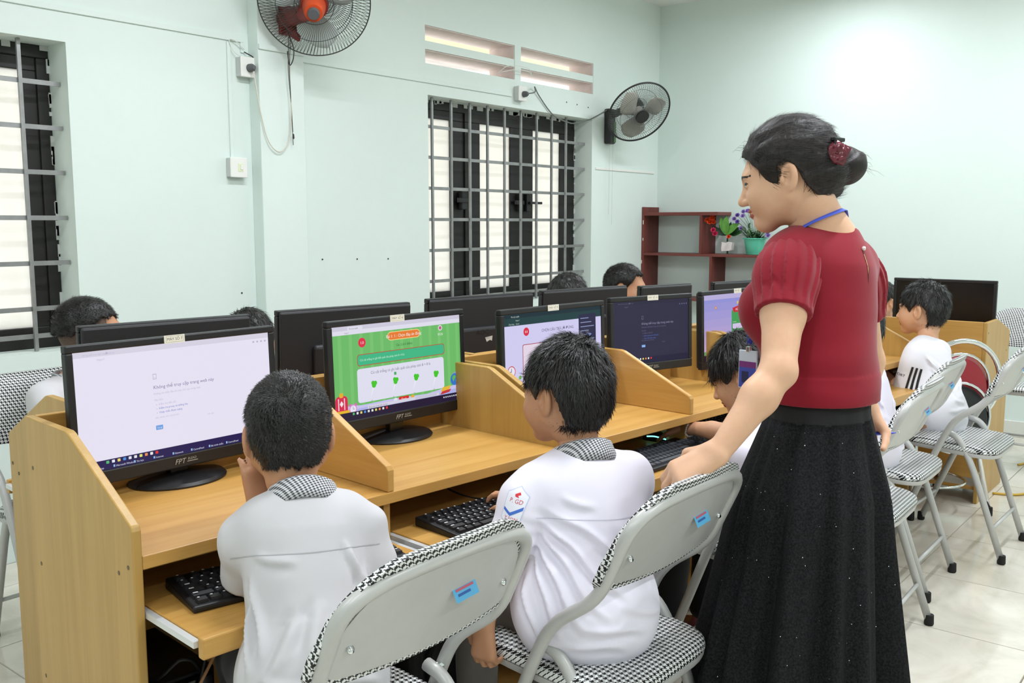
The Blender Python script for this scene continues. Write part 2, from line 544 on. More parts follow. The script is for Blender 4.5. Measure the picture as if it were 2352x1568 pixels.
# ------------------------------------------------------------------ folding chairs
def chair_parts():
    p = thing('folding_chair', 'proto', 'chair')
    hw = .205
    r = .0128
    side = lambda sx: [V(sx*hw, -.205, .805), V(sx*hw, -.125, .625), V(sx*hw, -.015, .545), V(sx*hw, .035, .44), V(sx*hw, .205, .012)]
    lo, hi = fillet(side(-1), .045)[::-1], fillet(side(1), .045)
    # the main frame: one bent tube, foot - knee - arched top rail - knee - foot
    arch = fillet([V(-hw, -.150, .682), V(-hw, -.202, .796), V(0, -.218, .811), V(hw, -.202, .796), V(hw, -.150, .682)], .13, 8)
    path = [q for q in lo if q[2] < .66] + arch + [q for q in hi if q[2] < .66]
    MB().tube(path, r, 12).build('front_frame', SILVER, p, smooth=True)
    # rear legs: bent outwards from a hinge on the frame
    for sx in (-1, 1):
        x = sx*(hw - .027)
        q = fillet([V(x, .03, .488), V(x, -.025, .475), V(x, -.080, .37), V(x, -.205, .012)], .06, 5)
        MB().tube(q, r, 10).build('rear_leg', SILVER, p, smooth=True)
        MB().lathe([(.008, -.018), (.008, .018)], 8, (sx*(hw-.012), .010, .487), roty(math.pi/2)).build('hinge_pin', CHROME, p)
        for (y, z, xx) in ((.205, .0, sx*hw), (-.205, .0, x)):
            MB().lathe([(.013, 0), (.0155, .004), (.0145, .035), (.0125, .036)], 10, (xx, y, z)).build('foot', RUBBER, p, smooth='auto')
    MB().tube([V(-hw+.027, -.165, .13), V(hw-.027, -.165, .13)], .007, 8).build('rear_stretcher', SILVER, p, smooth=True)
    MB().tube([V(-hw, .15, .145), V(hw, .15, .145)], .007, 8).build('front_stretcher', SILVER, p, smooth=True)
    # seat: pan below, padded houndstooth cushion above
    def outline(n=40, a=.19, b0=-.165, b1=.205, e=5.0):
        o = []
        cy, hb = (b0+b1)/2, (b1-b0)/2
        for k in range(n):
            t = 2*math.pi*k/n; c, s = math.cos(t), math.sin(t)
            o.append((a*math.copysign(abs(c)**(2/e), c), cy + hb*math.copysign(abs(s)**(2/e), s)))
        return o
    def cushion(name, rings, mat, par=p):
        m = MB(); n = 40; O = outline(n)
        vs = []; cy = .02
        for (sc, z) in rings:
            for (x, y) in O: vs.append((x*sc, cy+(y-cy)*sc, z + .012*((y-cy)/.185)**1 + .012*max(0, (y-.1)/.1)**2*-.6))
        fs = [tuple(range(n))[::-1], tuple((len(rings)-1)*n+k for k in range(n))]
        for i in range(len(rings)-1):
            for k in range(n): fs.append((i*n+k, i*n+(k+1) % n, (i+1)*n+(k+1) % n, (i+1)*n+k))
        m.add(vs, fs); return m.build(name, mat, par, smooth='auto', angle=50)
    cushion('seat_pan', [(.93, .405), (.985, .408), (1.0, .416), (1.0, .423)], SILVER)
    cushion('seat_cushion', [(.985, .4225), (1.01, .428), (1.0, .441), (.95, .449), (.8, .4535), (.4, .456)], HOUNDS)
    # back: pressed steel shell, pad in front
    def back(name, off, th, mat, W_, top, bot, cr):
        m = MB(); nu, nv = 25, 11
        def fn(layer):
            def g(i, j):
                a = -1 + 2*i/(nu-1); b = j/(nv-1)
                a = math.copysign(abs(a)**.8, a)
                x = a*W_
                e = max(0, abs(x) - (W_ - cr))/cr
                ztop = top - cr*1.05*(1 - math.sqrt(max(0, 1 - e*e)))
                e2 = max(0, abs(x) - (W_ - .03))/.03
                zb = bot + .014*abs(a)**2 + .02*(1 - math.sqrt(max(0, 1 - e2*e2)))
                z = zb + (ztop - zb)*b
                tt = (z - .625)/(.805-.625)
                y = -.125 - .08*tt - .016*(1-a*a)
                edge = min(1.0, 6*min(b, 1-b, (1-abs(a))*.8))
                y += off + layer*th*(.6+.4*edge if layer else 1)
                return (x, y, z)
            return g
        m.grid(fn(0), nu, nv); m.grid(fn(1), nu, nv)
        b = nu*nv
        rim = [(i*nv) for i in range(nu)] + [(nu-1)*nv + j for j in range(1, nv)] + [i*nv + nv-1 for i in range(nu-2, -1, -1)] + [j for j in range(nv-2, 0, -1)]
        for k in range(len(rim)):
            a0, a1 = rim[k], rim[(k+1) % len(rim)]
            m.f.append((a0, a1, a1+b, a0+b)); m.mi.append(0)
        # orient
        o = m.build(name, mat, p, smooth='auto', angle=60)
        bm = bmesh.new(); bm.from_mesh(o.data); bmesh.ops.recalc_face_normals(bm, faces=bm.faces[:]); bm.to_mesh(o.data); bm.free()
        return o
    back('back_shell', -.003, .003, SILVER, hw-.004, .802, .638, .11)
    back('back_pad', .003, .026, HOUNDSB, hw+.018, .832, .626, .13)
    st = MB().add([(-.026, 0, -.017), (.026, 0, -.017), (.026, 0, .017), (-.026, 0, .017)], [(0, 1, 2, 3)]).build('sticker', plain('sticker_blue', (92, 176, 222), .4), p)
    st.location = (.04, -.1955, .735); st.rotation_euler = (math.radians(-24), math.radians(-4), 0)
    sm = MB()
    for k, (a, b, z, c) in enumerate(((-.018, .016, .008, 0), (-.02, .02, .001, 1), (-.018, .01, -.007, 0))):
        sm.cm = c
        sm.add([(a, -.0004, z-.002), (b, -.0004, z-.002), (b, -.0004, z+.002), (a, -.0004, z+.002)], [(0, 1, 2, 3)])
    sm.build('sticker_print', [plain('print_blue', (40, 92, 170), .5), plain('print_red', (190, 90, 110), .5)], st)
    for x, z in ((-.17, .70), (.165, .70)):
        MB().lathe([(.007, 0), (.006, .003), (.0, .004)], 10, (x, -.168, z), rotx(math.radians(66))).build('rivet', CHROME, p, smooth=True)
    return p

CHAIR0 = chair_parts()
CH_USED = [False]
def chair(x, y, deg, label):
    c = CHAIR0 if not CH_USED[0] else copy_tree(CHAIR0)
    CH_USED[0] = True
    c.location = (x, y, 0); c.rotation_euler = (0, 0, math.radians(deg))
    tag(c, label, 'chair', 'grey folding chairs with houndstooth pads')
    return c
C1 = chair(1.025, 1.145, -1, 'grey folding chair with houndstooth pad the boy in the grey shirt sits on')
C2 = chair(1.588, 1.03, -1, 'grey folding chair the boy in the white shirt sits on, under the woman\'s hand')
chair(2.42, 1.06, -6, 'grey folding chair the girl sits on, hidden beyond the standing woman')
chair(2.968, .99, 2, 'empty grey folding chair just behind the black skirt')
chair(3.52, 1.06, 1, 'grey folding chair second from the black skirt, turned to the near desk row')
chair(4.09, .935, -1, 'grey folding chair the boy with striped sleeves sits on')
chair(1.38, 2.86, 180, 'grey folding chair at the left edge by the window wall')
chair(1.96, 2.84, 176, 'grey folding chair behind the second far monitor, by the window wall')
chair(3.47, 2.79, 178, 'grey folding chair by the window wall under the child with only dark hair showing')
chair(3.925, 2.78, 178, 'grey folding chair by the window wall nearest the wooden shelf')
chair(5.70, 1.79, 90, 'grey folding chair behind the desk by the back wall, under the hidden child')
chair(5.62, 1.02, 90, 'grey folding chair between the back wall and the desk by it')

def round_chair():
    o = thing('round_back_chair', 'chrome tube chair with red round back pad and black disc below it', 'chair', (4.535, 1.19, 0), math.radians(-42))
    ring = [V(.195*math.cos(a), -.205 - .02*math.sin(a), .60 + .195*math.sin(a)) for a in np.linspace(-.95, math.pi+.95, 34)]
    fr = [V(.175, -.02, .40)] + ring + [V(-.175, -.02, .40)]
    MB().tube(fr, .0115, 10).build('back_ring', CHROME, o, smooth=True)
    R = rotx(math.radians(84))
    MB().lathe([(.01, -.012), (.125, -.012), (.142, 0), (.12, .014), (.01, .018)], 32, (0, -.205, .59), R).build('back_pad', plain('red_vinyl', (150, 28, 40), .35), o, smooth=True)
    MB().tube([V(.146*math.cos(a), -.208, .59 + .146*math.sin(a)) for a in np.linspace(0, 2*math.pi, 32, endpoint=False)], .007, 8, True).build('pad_trim', CHROME, o, smooth=True)
    MB().lathe([(.02, .415), (.18, .415), (.192, .43), (.18, .45), (.02, .455)], 32).build('seat', plain('red_vinyl', (150, 28, 40), .35), o, smooth=True)
    MB().tube([V(.19*math.cos(a), .19*math.sin(a), .425) for a in np.linspace(0, 2*math.pi, 32, endpoint=False)], .008, 8, True).build('seat_ring', CHROME, o, smooth=True)
    MB().lathe([(.002, -.012), (.135, -.012), (.15, 0), (.135, .012), (.002, .014)], 32, (-.02, -.235, .46), rotx(math.radians(82))).build('seat_underside', plain('black_vinyl', (20, 20, 22), .45), o, smooth=True)  # black underside of a round folded-up seat
    MB().tube([V(-.02+.155*math.cos(a), -.237, .46 + .155*math.sin(a)) for a in np.linspace(0, 2*math.pi, 32, endpoint=False)], .007, 8, True).build('underside_rim', CHROME, o, smooth=True)
    for sx in (-1, 1):
        for sy in (-1, 1):
            MB().tube(fillet([V(sx*.1, sy*.1, .41), V(sx*.14, sy*.13, .38), V(sx*.19, sy*.2, .012)], .04), .011, 10).build('leg', CHROME, o, smooth=True)
            MB().lathe([(.013, 0), (.015, .004), (.014, .04)], 10, (sx*.19, sy*.2, 0)).build('foot', RUBBER, o)
    MB().tube([V(.165*math.cos(a), .172*math.sin(a), .13) for a in np.linspace(0, 2*math.pi, 32, endpoint=False)], .006, 8, True).build('foot_ring', CHROME, o, smooth=True)
round_chair()

# ------------------------------------------------------------------ screens
def text_mesh(s, size, align='LEFT', font_shear=0.0, space=1.0):
    cu = bpy.data.curves.new('txt', 'FONT'); cu.body = s; cu.size = size; cu.align_x = align
    cu.shear = font_shear; cu.resolution_u = 2; cu.space_character = space
    ob = bpy.data.objects.new('txt', cu)
    me = bpy.data.meshes.new_from_object(ob)
    vs = [tuple(v.co) for v in me.vertices]; fs = [tuple(p.vertices) for p in me.polygons]
    bpy.data.objects.remove(ob); bpy.data.curves.remove(cu); bpy.data.meshes.remove(me)
    return vs, fs

def colour_mat(name, emissive=True, strength=1.0, rough=.5):
    if name in MATS: return MATS[name]
    t = NT(name); a = t.n('Attribute', attribute_name='Col').outputs[0]
    if emissive:
        e = t.n('Emission', {0: a, 1: strength}); g = t.n('BsdfGlossy', {0: (1, 1, 1, 1), 1: .35})
        s = t.n('MixShader', {0: .03, 1: e.outputs[0], 2: g.outputs[0]})
        t.t.links.new(s.outputs[0], t.out.inputs[0])
    else: t.bsdf(a, rough)
    MATS[name] = t.m
    return t.m

class Pic:
    """flat picture in metres, x right, y up, drawn in layers"""
    def __init__(s): s.v = []; s.f = []; s.c = []; s.layer = 0
    def poly(s, pts, col, up=True):
        if up: s.layer += 1
        b = len(s.v); z = s.layer*2e-5
        s.v += [(x, y, z) for x, y in pts]; s.f.append(tuple(range(b, b+len(pts)))); s.c.append(lin(col))
    def rect(s, x0, y0, x1, y1, col): s.poly([(x0, y0), (x1, y0), (x1, y1), (x0, y1)], col)
    def rrect(s, x0, y0, x1, y1, r, col, n=5):
        pts = []
        for cx, cy, a in ((x1-r, y0+r, -90), (x1-r, y1-r, 0), (x0+r, y1-r, 90), (x0+r, y0+r, 180)):
            for k in range(n+1):
                t = math.radians(a + 90*k/n); pts.append((cx+r*math.cos(t), cy+r*math.sin(t)))
        s.poly(pts, col)
    def disc(s, x, y, r, col, ry=None, n=24): s.poly([(x+r*math.cos(2*math.pi*k/n), y+(ry or r)*math.sin(2*math.pi*k/n)) for k in range(n)], col)
    def text(s, t, x, y, size, col, align='LEFT', shear=0.0, rot=0.0):
        s.layer += 1; vs, fs = text_mesh(t, size, align, shear); b = len(s.v); z = s.layer*2e-5
        c, sn = math.cos(rot), math.sin(rot)
        s.v += [(x+p[0]*c-p[1]*sn, y+p[0]*sn+p[1]*c, z) for p in vs]
        for f in fs: s.f.append(tuple(b+i for i in f)); s.c.append(lin(col))
    def build(s, name, mat, parent, M):
        me = bpy.data.meshes.new(name); me.from_pydata(s.v, [], s.f)
        at = me.attributes.new('Col', 'FLOAT_COLOR', 'FACE')
        at.data.foreach_set('color', [x for c in s.c for x in c])
        o = link(name, me, mat, parent); o.matrix_local = M
        return o

def pic_error(p, w, h, bg, fg, dim, bar):
    p.rect(-w/2, -h/2, w/2, h/2, bg)
    p.rect(-w/2, h/2-.012, w/2, h/2, tuple(int(c*.93) for c in bg))
    p.text('Không thể truy cập trang web này', -w/2+.02, h/2-.009, .005, dim); p.rect(-w/2+.07, h/2-.009, -w/2+.075, h/2-.005, dim)
    p.text('https://  ', -w/2+.05, h/2-.021, .006, dim)
    for k in range(4): p.rect(w/2-.045+k*.011, h/2-.021, w/2-.040+k*.011, h/2-.017, dim)
    x = -w*.14
    p.rrect(x, h*.2, x+.009, h*.2+.012, .001, dim); p.rrect(x+.0012, h*.2+.0012, x+.0078, h*.2+.0105, .0005, bg); p.rect(x+.003, h*.2+.003, x+.006, h*.2+.004, dim)
    p.text('Không thể truy cập trang web này', x, h*.115, .0108, fg)
    p.text('Không tìm thấy địa chỉ máy chủ của trang web.', x, h*.065, .006, dim)
    p.text('Hãy thử:', x, h*.01, .006, dim)
    for k, tx in enumerate(('Kiểm tra kết nối', 'Kiểm tra proxy và tường lửa', 'Chạy chẩn đoán mạng')):
        p.disc(x+.005, -h*.025-k*.009, .0011, dim, n=8); p.text(tx, x+.010, -h*.03-k*.009, .006, dim if k == 0 else (96, 120, 200))
    p.text('ERR_NAME_NOT_RESOLVED', x, -h*.145, .0045, dim)
    p.rrect(x, -h*.245, x+.017, -h*.205, .0015, (120, 170, 235)); p.text('Tải lại', x+.003, -h*.234, .0045, (240, 245, 255))
    p.text('Chi tiết', w*.13, -h*.19, .005, dim)

def taskbar(p, w, h, col, names=True):
    p.rect(-w/2, -h/2, w/2, -h/2+.021, col)
    cs = [(90, 190, 120), (235, 240, 250), (240, 220, 120), (80, 150, 230), (235, 240, 250), (240, 240, 240), (230, 230, 120), (240, 150, 90), (240, 240, 240), (230, 60, 60)]
    for k in range(10): p.rrect(-w/2+.055+k*.0125, -h/2+.0125, -w/2+.0615+k*.0125, -h/2+.0185, .001, cs[k])
    if names:
        for k, tx in enumerate(('Desktop', 'Microsoft Windows', 'Tin học', 'Internet', 'Network', 'CentralFeed', 'Bài trình chiếu', 'CentralFeed', 'Cốc Cốc')):
            x = -w/2+.03+k*.046; p.rect(x-.006, -h/2+.003, x-.002, -h/2+.008, (150, 190, 235)); p.text(tx, x, -h/2+.003, .0055, (225, 230, 245))

def pic_quiz(p, w, h):
    G1, G2 = (112, 194, 108), (124, 202, 116)
    p.rect(-w/2, -h/2, w/2, h/2, G1)
    n = 26
    for k in range(n):
        if k % 2: p.poly([(-w/2+w*k/n, -h/2), (-w/2+w*(k+.6)/n, -h/2), (-w/2+w*(k+.6)/n, h/2), (-w/2+w*k/n, h/2)], G2, up=(k == 1))
    p.rect(-w/2, h/2-.022, w/2, h/2, (232, 230, 246)); p.rect(-w/2, h/2-.011, w/2, h/2, (214, 210, 230)); p.rrect(-w/2+.05, h/2-.011, -w/2+.10, h/2-.002, .002, (232, 230, 246))
    p.text('Thi trực tuyến', -w/2+.055, h/2-.009, .005, (90, 90, 100)); p.text('https://  ', -w/2+.04, h/2-.019, .005, (120, 120, 130))
    p.poly([(-w/2, -h/2), (w/2, -h/2), (w/2, -h/2+.046), (w*.2, -h/2+.032), (-w*.1, -h/2+.036), (-w*.3, -h/2+.034), (-w/2, -h/2+.040)], (206, 202, 246))
    p.poly([(-w/2, -h/2), (w/2, -h/2), (w/2, -h/2+.034), (w*.25, -h/2+.026), (-w*.05, -h/2+.030), (-w/2, -h/2+.024)], (178, 184, 240))
    p.disc(-w*.29, h*.31, .0125, (232, 46, 78)); p.text('1.0', -w*.29, h*.295, .010, (255, 240, 245), 'CENTER')
    p.rrect(-w*.1, h*.295, w*.16, h*.39, .012, (250, 222, 150)); p.rrect(-w*.097, h*.303, w*.157, h*.382, .011, (240, 128, 48)); p.text('Bài 1: 1 : Chọn đáp án đúng', w*.03, h*.325, .0112, (255, 250, 240), 'CENTER')
    p.disc(w*.33, h*.37, .0075, (250, 236, 240)); p.disc(w*.33, h*.37, .005, (196, 90, 150)); p.text('03:26', w*.33, h*.285, .009, (250, 252, 246), 'CENTER')
    p.text('Câu 2 (0.5 điểm)', w*.03, h*.225, .0085, (40, 74, 50), 'CENTER')
    p.rrect(-w*.33, h*.06, w*.36, h*.185, .008, (196, 62, 44)); p.rrect(-w*.326, h*.067, w*.356, h*.178, .007, (66, 190, 138)); p.text('Củ cải trắng có ghi kết quả của phép tính 8 + 8 là', -w*.31, h*.112, .0075, (210, 245, 226))
    p.rrect(-w*.335, -h*.335, w*.35, h*.03, .008, (232, 232, 250)); p.text('Củ cải trắng có ghi kết quả của phép tính 8 + 8 là', w*.0, -h*.04, .0105, (118, 116, 140), 'CENTER')
    for k in range(4):
        x = -w*.215 + k*w*.165; y = -h*.165
        if k == 1: p.rect(x-.004, y+.018, x+.004, y+.026, (74, 176, 96))
        p.poly([(x-.003, y-.004), (x+.003, y), (x-.014, y-.034)], (250, 250, 255))
        for (dx, dy, r) in ((0, 0, .0075), (.005, .005, .006), (-.003, .006, .006)): p.disc(x+dx, y+dy, r, (70, 206, 48), n=10)
        p.text(str((15, 16, 14, 17)[k]), x-.012, y-.042, .006, (110, 110, 120))
    p.disc(-w*.055, -h*.375, .007, (236, 236, 250)); p.rrect(-w*.03, -h*.405, w*.05, -h*.345, .002, (222, 44, 44)); p.text('Thoát', w*.01, -h*.385, .008, (255, 240, 240), 'CENTER'); p.disc(w*.08, -h*.372, .0065, (236, 176, 60))
    bx, by = w*.36, -h*.36
    p.poly([(bx-.022, by-.012), (bx+.014, by-.008), (bx+.022, by), (bx-.014, by-.002)], (206, 60, 66)); p.poly([(bx-.02, by-.004), (bx+.014, by), (bx+.022, by+.01), (bx-.012, by+.008)], (240, 190, 60))
    gx, gy = w*.44, -h*.255
    p.disc(gx+.004, gy+.002, .019, (150, 160, 190)); p.disc(gx, gy, .017, (58, 122, 206)); p.poly([(gx-.01, gy+.006), (gx-.002, gy+.013), (gx+.005, gy+.008), (gx, gy), (gx-.006, gy-.006)], (98, 190, 84)); p.poly([(gx+.004, gy-.004), (gx+.012, gy), (gx+.008, gy-.012)], (98, 190, 84))
    kx, ky = -w*.455, -h*.36
    p.rrect(kx-.02, ky-.03, kx+.02, ky+.032, .012, (222, 44, 84)); p.rrect(kx-.006, ky+.028, kx+.006, ky+.04, .003, (240, 180, 50)); p.rrect(kx-.017, ky-.026, kx+.026, ky-.006, .004, (240, 190, 50)); p.rect(kx-.011, ky-.004, kx-.008, ky+.026, (250, 226, 232)); p.rect(kx+.008, ky-.004, kx+.011, ky+.026, (250, 226, 232)); p.poly([(kx-.006, ky+.012), (kx, ky+.004), (kx+.006, ky+.012), (kx, ky+.02)], (250, 240, 244))
    cx, cy = -w*.375, -h*.385
    p.disc(cx-.009, cy+.011, .004, (226, 110, 190)); p.disc(cx+.009, cy+.011, .004, (226, 110, 190)); p.disc(cx, cy, .0125, (222, 150, 220)); p.disc(cx, cy, .0095, (242, 236, 252)); p.rect(cx-.0006, cy, cx+.0006, cy+.007, (130, 100, 160)); p.rect(cx, cy-.0006, cx+.005, cy+.0006, (130, 100, 160))
    taskbar(p, w, h, (34, 26, 58), False)
    for k in range(9): p.rect(w/2-.075+k*.008, -h/2+.011, w/2-.071+k*.008, -h/2+.015, (230, 235, 245))
    p.disc(-w/2+.018, -h/2+.010, .003, (240, 240, 245)); p.disc(-w/2+.018, -h/2+.010, .002, (34, 26, 58))
    p.rrect(-w*.27, -h/2+.022, w*.30, -h/2+.030, .002, (222, 220, 236)); p.text('Đang chia sẻ màn hình của bạn', -w*.26, -h/2+.0235, .005, (90, 90, 110)); p.rrect(w*.10, -h/2+.0225, w*.28, -h/2+.0295, .002, (206, 206, 226))

def pic_quiz2(p, w, h):
    p.rect(-w/2, -h/2, w/2, h/2, (216, 212, 250))
    p.rect(-w/2, h/2-.034, w/2, h/2, (30, 62, 66)); p.rect(-w/2, h/2-.012, w/2, h/2, (22, 44, 56))
    p.text('Thi trực tuyến', -w/2+.03, h/2-.01, .006, (220, 236, 226)); p.text('https://  ', -w/2+.05, h/2-.021, .006, (200, 220, 210)); p.text('Ứng dụng    Gmail', -w/2+.02, h/2-.031, .006, (200, 220, 210))
    p.disc(-w*.29, h*.27, .0125, (226, 40, 72)); p.text('0.0', -w*.29, h*.255, .010, (255, 240, 245), 'CENTER')
    p.text('CHỌN CÂU TRẢ LỜI ĐÚNG.', w*.03, h*.245, .012, (70, 62, 96), 'CENTER'); p.text('Câu 1 (0.5 điểm)', w*.03, h*.16, .008, (220, 160, 90), 'CENTER')
    p.rrect(-w*.33, -h*.33, w*.36, h*.115, .006, (170, 44, 52)); p.rrect(-w*.325, -h*.322, w*.355, h*.107, .005, (236, 222, 240))
    p.rrect(w*.25, h*.0, w*.44, h*.41, .002, (42, 40, 74)); p.rect(w*.33, h*.11, w*.38, h*.15, (120, 150, 240))
    for k in range(6): p.rect(w*.27, h*(.35-k*.055), w*(.36+.03*(k % 3)), h*(.36-k*.055), (150, 160, 200))
    x, y = -w*.44, -h*.2; p.disc(x, y, .017, (212, 50, 60)); p.disc(x, y, .0145, (240, 236, 252)); p.rect(x-.001, y, x+.001, y+.010, (60, 60, 90)); p.rect(x-.007, y-.001, x, y+.001, (60, 60, 90))
    x, y = -w*.4, -h*.36; p.disc(x, y, .017, (66, 130, 206)); p.poly([(x-.01, y+.006), (x, y+.012), (x+.006, y+.004), (x-.004, y-.008)], (98, 190, 84)); p.disc(x+.018, y+.018, .006, (120, 190, 80))
    taskbar(p, w, h, (34, 26, 58), False)

def pic_login(p, w, h):
    n = 8; a, b = (150, 150, 222), (206, 176, 214)
    for k in range(n):
        c = tuple(int(a[i]+(b[i]-a[i])*k/(n-1)) for i in range(3))
        p.poly([(-w/2, h/2-h*(k+1)/n), (w/2, h/2-h*(k+1)/n), (w/2, h/2-h*k/n), (-w/2, h/2-h*k/n)], c, up=(k == 0))
    p.rect(-w/2, h/2-.018, w/2, h/2, (190, 180, 226))
    p.poly([(-w/2, -h/2), (w/2, -h/2), (w/2, -h*.28), (w*.2, -h*.33), (-w*.1, -h*.3), (-w/2, -h*.36)], (108, 158, 110))
    for k in range(9):
        x = -w*.45+k*w*.11; p.poly([(x-.008, -h*.33), (x+.008, -h*.33), (x, -h*.33+.02+.006*(k % 3))], (84, 120, 96))
    p.disc(-w*.33, h*.30, .006, (220, 130, 60)); p.disc(-w*.33, h*.30, .003, (250, 220, 120))
    p.rrect(-w*.10, -h*.42, w*.16, h*.24, .006, (66, 160, 84)); p.rrect(-w*.085, -h*.06, w*.145, h*.02, .002, (216, 200, 236)); p.rrect(-w*.085, -h*.22, w*.145, -h*.14, .002, (216, 200, 236))
    p.poly([(-w*.07, h*.20), (w*.13, h*.20), (w*.15, h*.27), (w*.03, h*.31), (-w*.09, h*.27)], (200, 40, 60)); p.text('ĐĂNG NHẬP', w*.03, h*.225, .011, (250, 230, 230), 'CENTER')
    for k in range(3): p.disc(w*(-.01+.04*k), h*(.35+.02*(k == 1)), .006, (220, 200, 110))
    p.text('Tài khoản', -w*.085, h*.04, .006, (220, 240, 220)); p.text('Mật khẩu', -w*.085, -h*.12, .006, (220, 240, 220))
    taskbar(p, w, h, (34, 26, 58), False)

SCRM = colour_mat('screen_glow', True, .92)
PRINTM = colour_mat('paper_print', False, 1.0, .6)
LABELP = plain('label_paper', (236, 232, 216), .6)
SHELLM = plain('monitor_back_black', (37, 37, 40), .5, bump=.08, bscale=500)

def monitor(label, x, y, deg, w, hgt, top, pic=None, tag_text=None, tilt=2.0, zdesk=ZT, back=False, base=True, group='desktop monitors'):
    """front of the monitor looks along local -y; origin on the desk below the middle of the front edge"""
    o = thing('monitor', label, 'monitor', (x, y, zdesk), math.radians(deg), group)
    R = rotx(math.radians(-tilt)); zt = top - zdesk
    M = np.eye(4); M[:3, :3] = R
    piv = V(0, 0, zt)
    def P(q): return R @ (np.asarray(q, float) - piv) + piv
    zb = zt - hgt; bz = .016; bb = .030
    # bezel: four bars
    m = MB()
    def bx(lo, hi):
        m.add([P(q) for q in [(lo[0],lo[1],lo[2]),(hi[0],lo[1],lo[2]),(hi[0],hi[1],lo[2]),(lo[0],hi[1],lo[2]),(lo[0],lo[1],hi[2]),(hi[0],lo[1],hi[2]),(hi[0],hi[1],hi[2]),(lo[0],hi[1],hi[2])]],
              [(0,3,2,1),(4,5,6,7),(0,1,5,4),(1,2,6,5),(2,3,7,6),(3,0,4,7)])
    bx((-w/2, 0, zb), (w/2, .02, zb+bb)); bx((-w/2, 0, zt-bz), (w/2, .02, zt))
    bx((-w/2, 0, zb+bb), (-w/2+bz, .02, zt-bz)); bx((w/2-bz, 0, zb+bb), (w/2, .02, zt-bz))
    m.build('bezel', BLACKPL, o, bevel=.003)
    m = MB(); bx((-w/2+.004, .018, zb+.004), (w/2-.004, .030, zt-.004)); m.build('back_shell', SHELLM, o, bevel=.006)
    m = MB(); bx((-w*.27, .028, zb+.02), (w*.27, .05, zb+hgt*.63)); m.build('electronics_hump', SHELLM, o, bevel=.012, seg=3)
    sw, sh = w-2*bz, hgt-bz-bb
    sc = MB(); p0 = [P((-sw/2, .004, zb+bb)), P((sw/2, .004, zb+bb)), P((sw/2, .004, zt-bz)), P((-sw/2, .004, zt-bz))]
    s = MB().add(p0, [(0, 1, 2, 3)]).build('screen', BLACKGL, o)
    ctr = P((0, .0036, (zb+bb+zt-bz)/2))
    FM = Matrix(((1, 0, 0, ctr[0]), (0, R[1][2]*0 - 0, 0, 0), (0, 0, 0, 0), (0, 0, 0, 1)))
    ax, ay, az = V(1, 0, 0), R @ V(0, 0, 1), R @ V(0, -1, 0)
    FM = Matrix([[ax[i], ay[i], az[i], ctr[i]] for i in range(3)] + [[0, 0, 0, 1]])
    if pic:
        pp = Pic(); pic(pp, sw, sh); pp.build('screen_picture', SCRM, s, FM)
        lg = P((0, -.0008, zb + bb*.5))
        LM = Matrix([[ax[i], ay[i], az[i], lg[i]] for i in range(3)] + [[0, 0, 0, 1]])
        pl = Pic(); c = (176, 172, 160)
        pl.text('FPT', -.030, -.0055, .0165, c, 'LEFT', .3); pl.text('ELEAD', .0025, .0005, .0075, c, 'LEFT', .2); pl.rect(.001, -.0035, .028, -.002, c)
        pl.build('logo', PRINTM, o, LM)
    if tag_text:
        lp = P((-.012 if w > .45 else 0, -.0012, zt-.004)); TMx = Matrix([[ax[i], ay[i], az[i], lp[i]] for i in range(3)] + [[0, 0, 0, 1]])
        st = MB().box((-.025, -.0125, -.0008), (.025, .0055, .0008)).build('number_label', LABELP, o); st.matrix_local = TMx
        pl = Pic(); pl.rect(-.021, -.010, .021, .0035, (150, 148, 140)); pl.rect(-.0204, -.0094, .0204, .0029, (236, 232, 216)); pl.text(tag_text, 0, -.006, .0088, (50, 48, 46), 'CENTER')
        pl.build('label_print', PRINTM, st, Matrix.Translation((0, 0, .0009)))
    MB().box((-.024, .018, .010), (.024, .042, zb+.07)).build('neck', BLACKGL, o, bevel=.004)
    MB().lathe([(.005, 0), (.113, 0), (.114, .004), (.108, .010), (.06, .017), (.03, .020), (.005, .021)], 40, (0, .03, 0), sx=1.0, sy=.82).build('base', BLACKPL, o, smooth='auto')
    MB().tube(spline([V(.05, .035, zb+.03), V(.055, .06, zb-.02), V(.06, .075, .03), V(.045, .085, .004)], 6), .003, 6).build('power_cable', RUBBER, o)
    return o, P, R

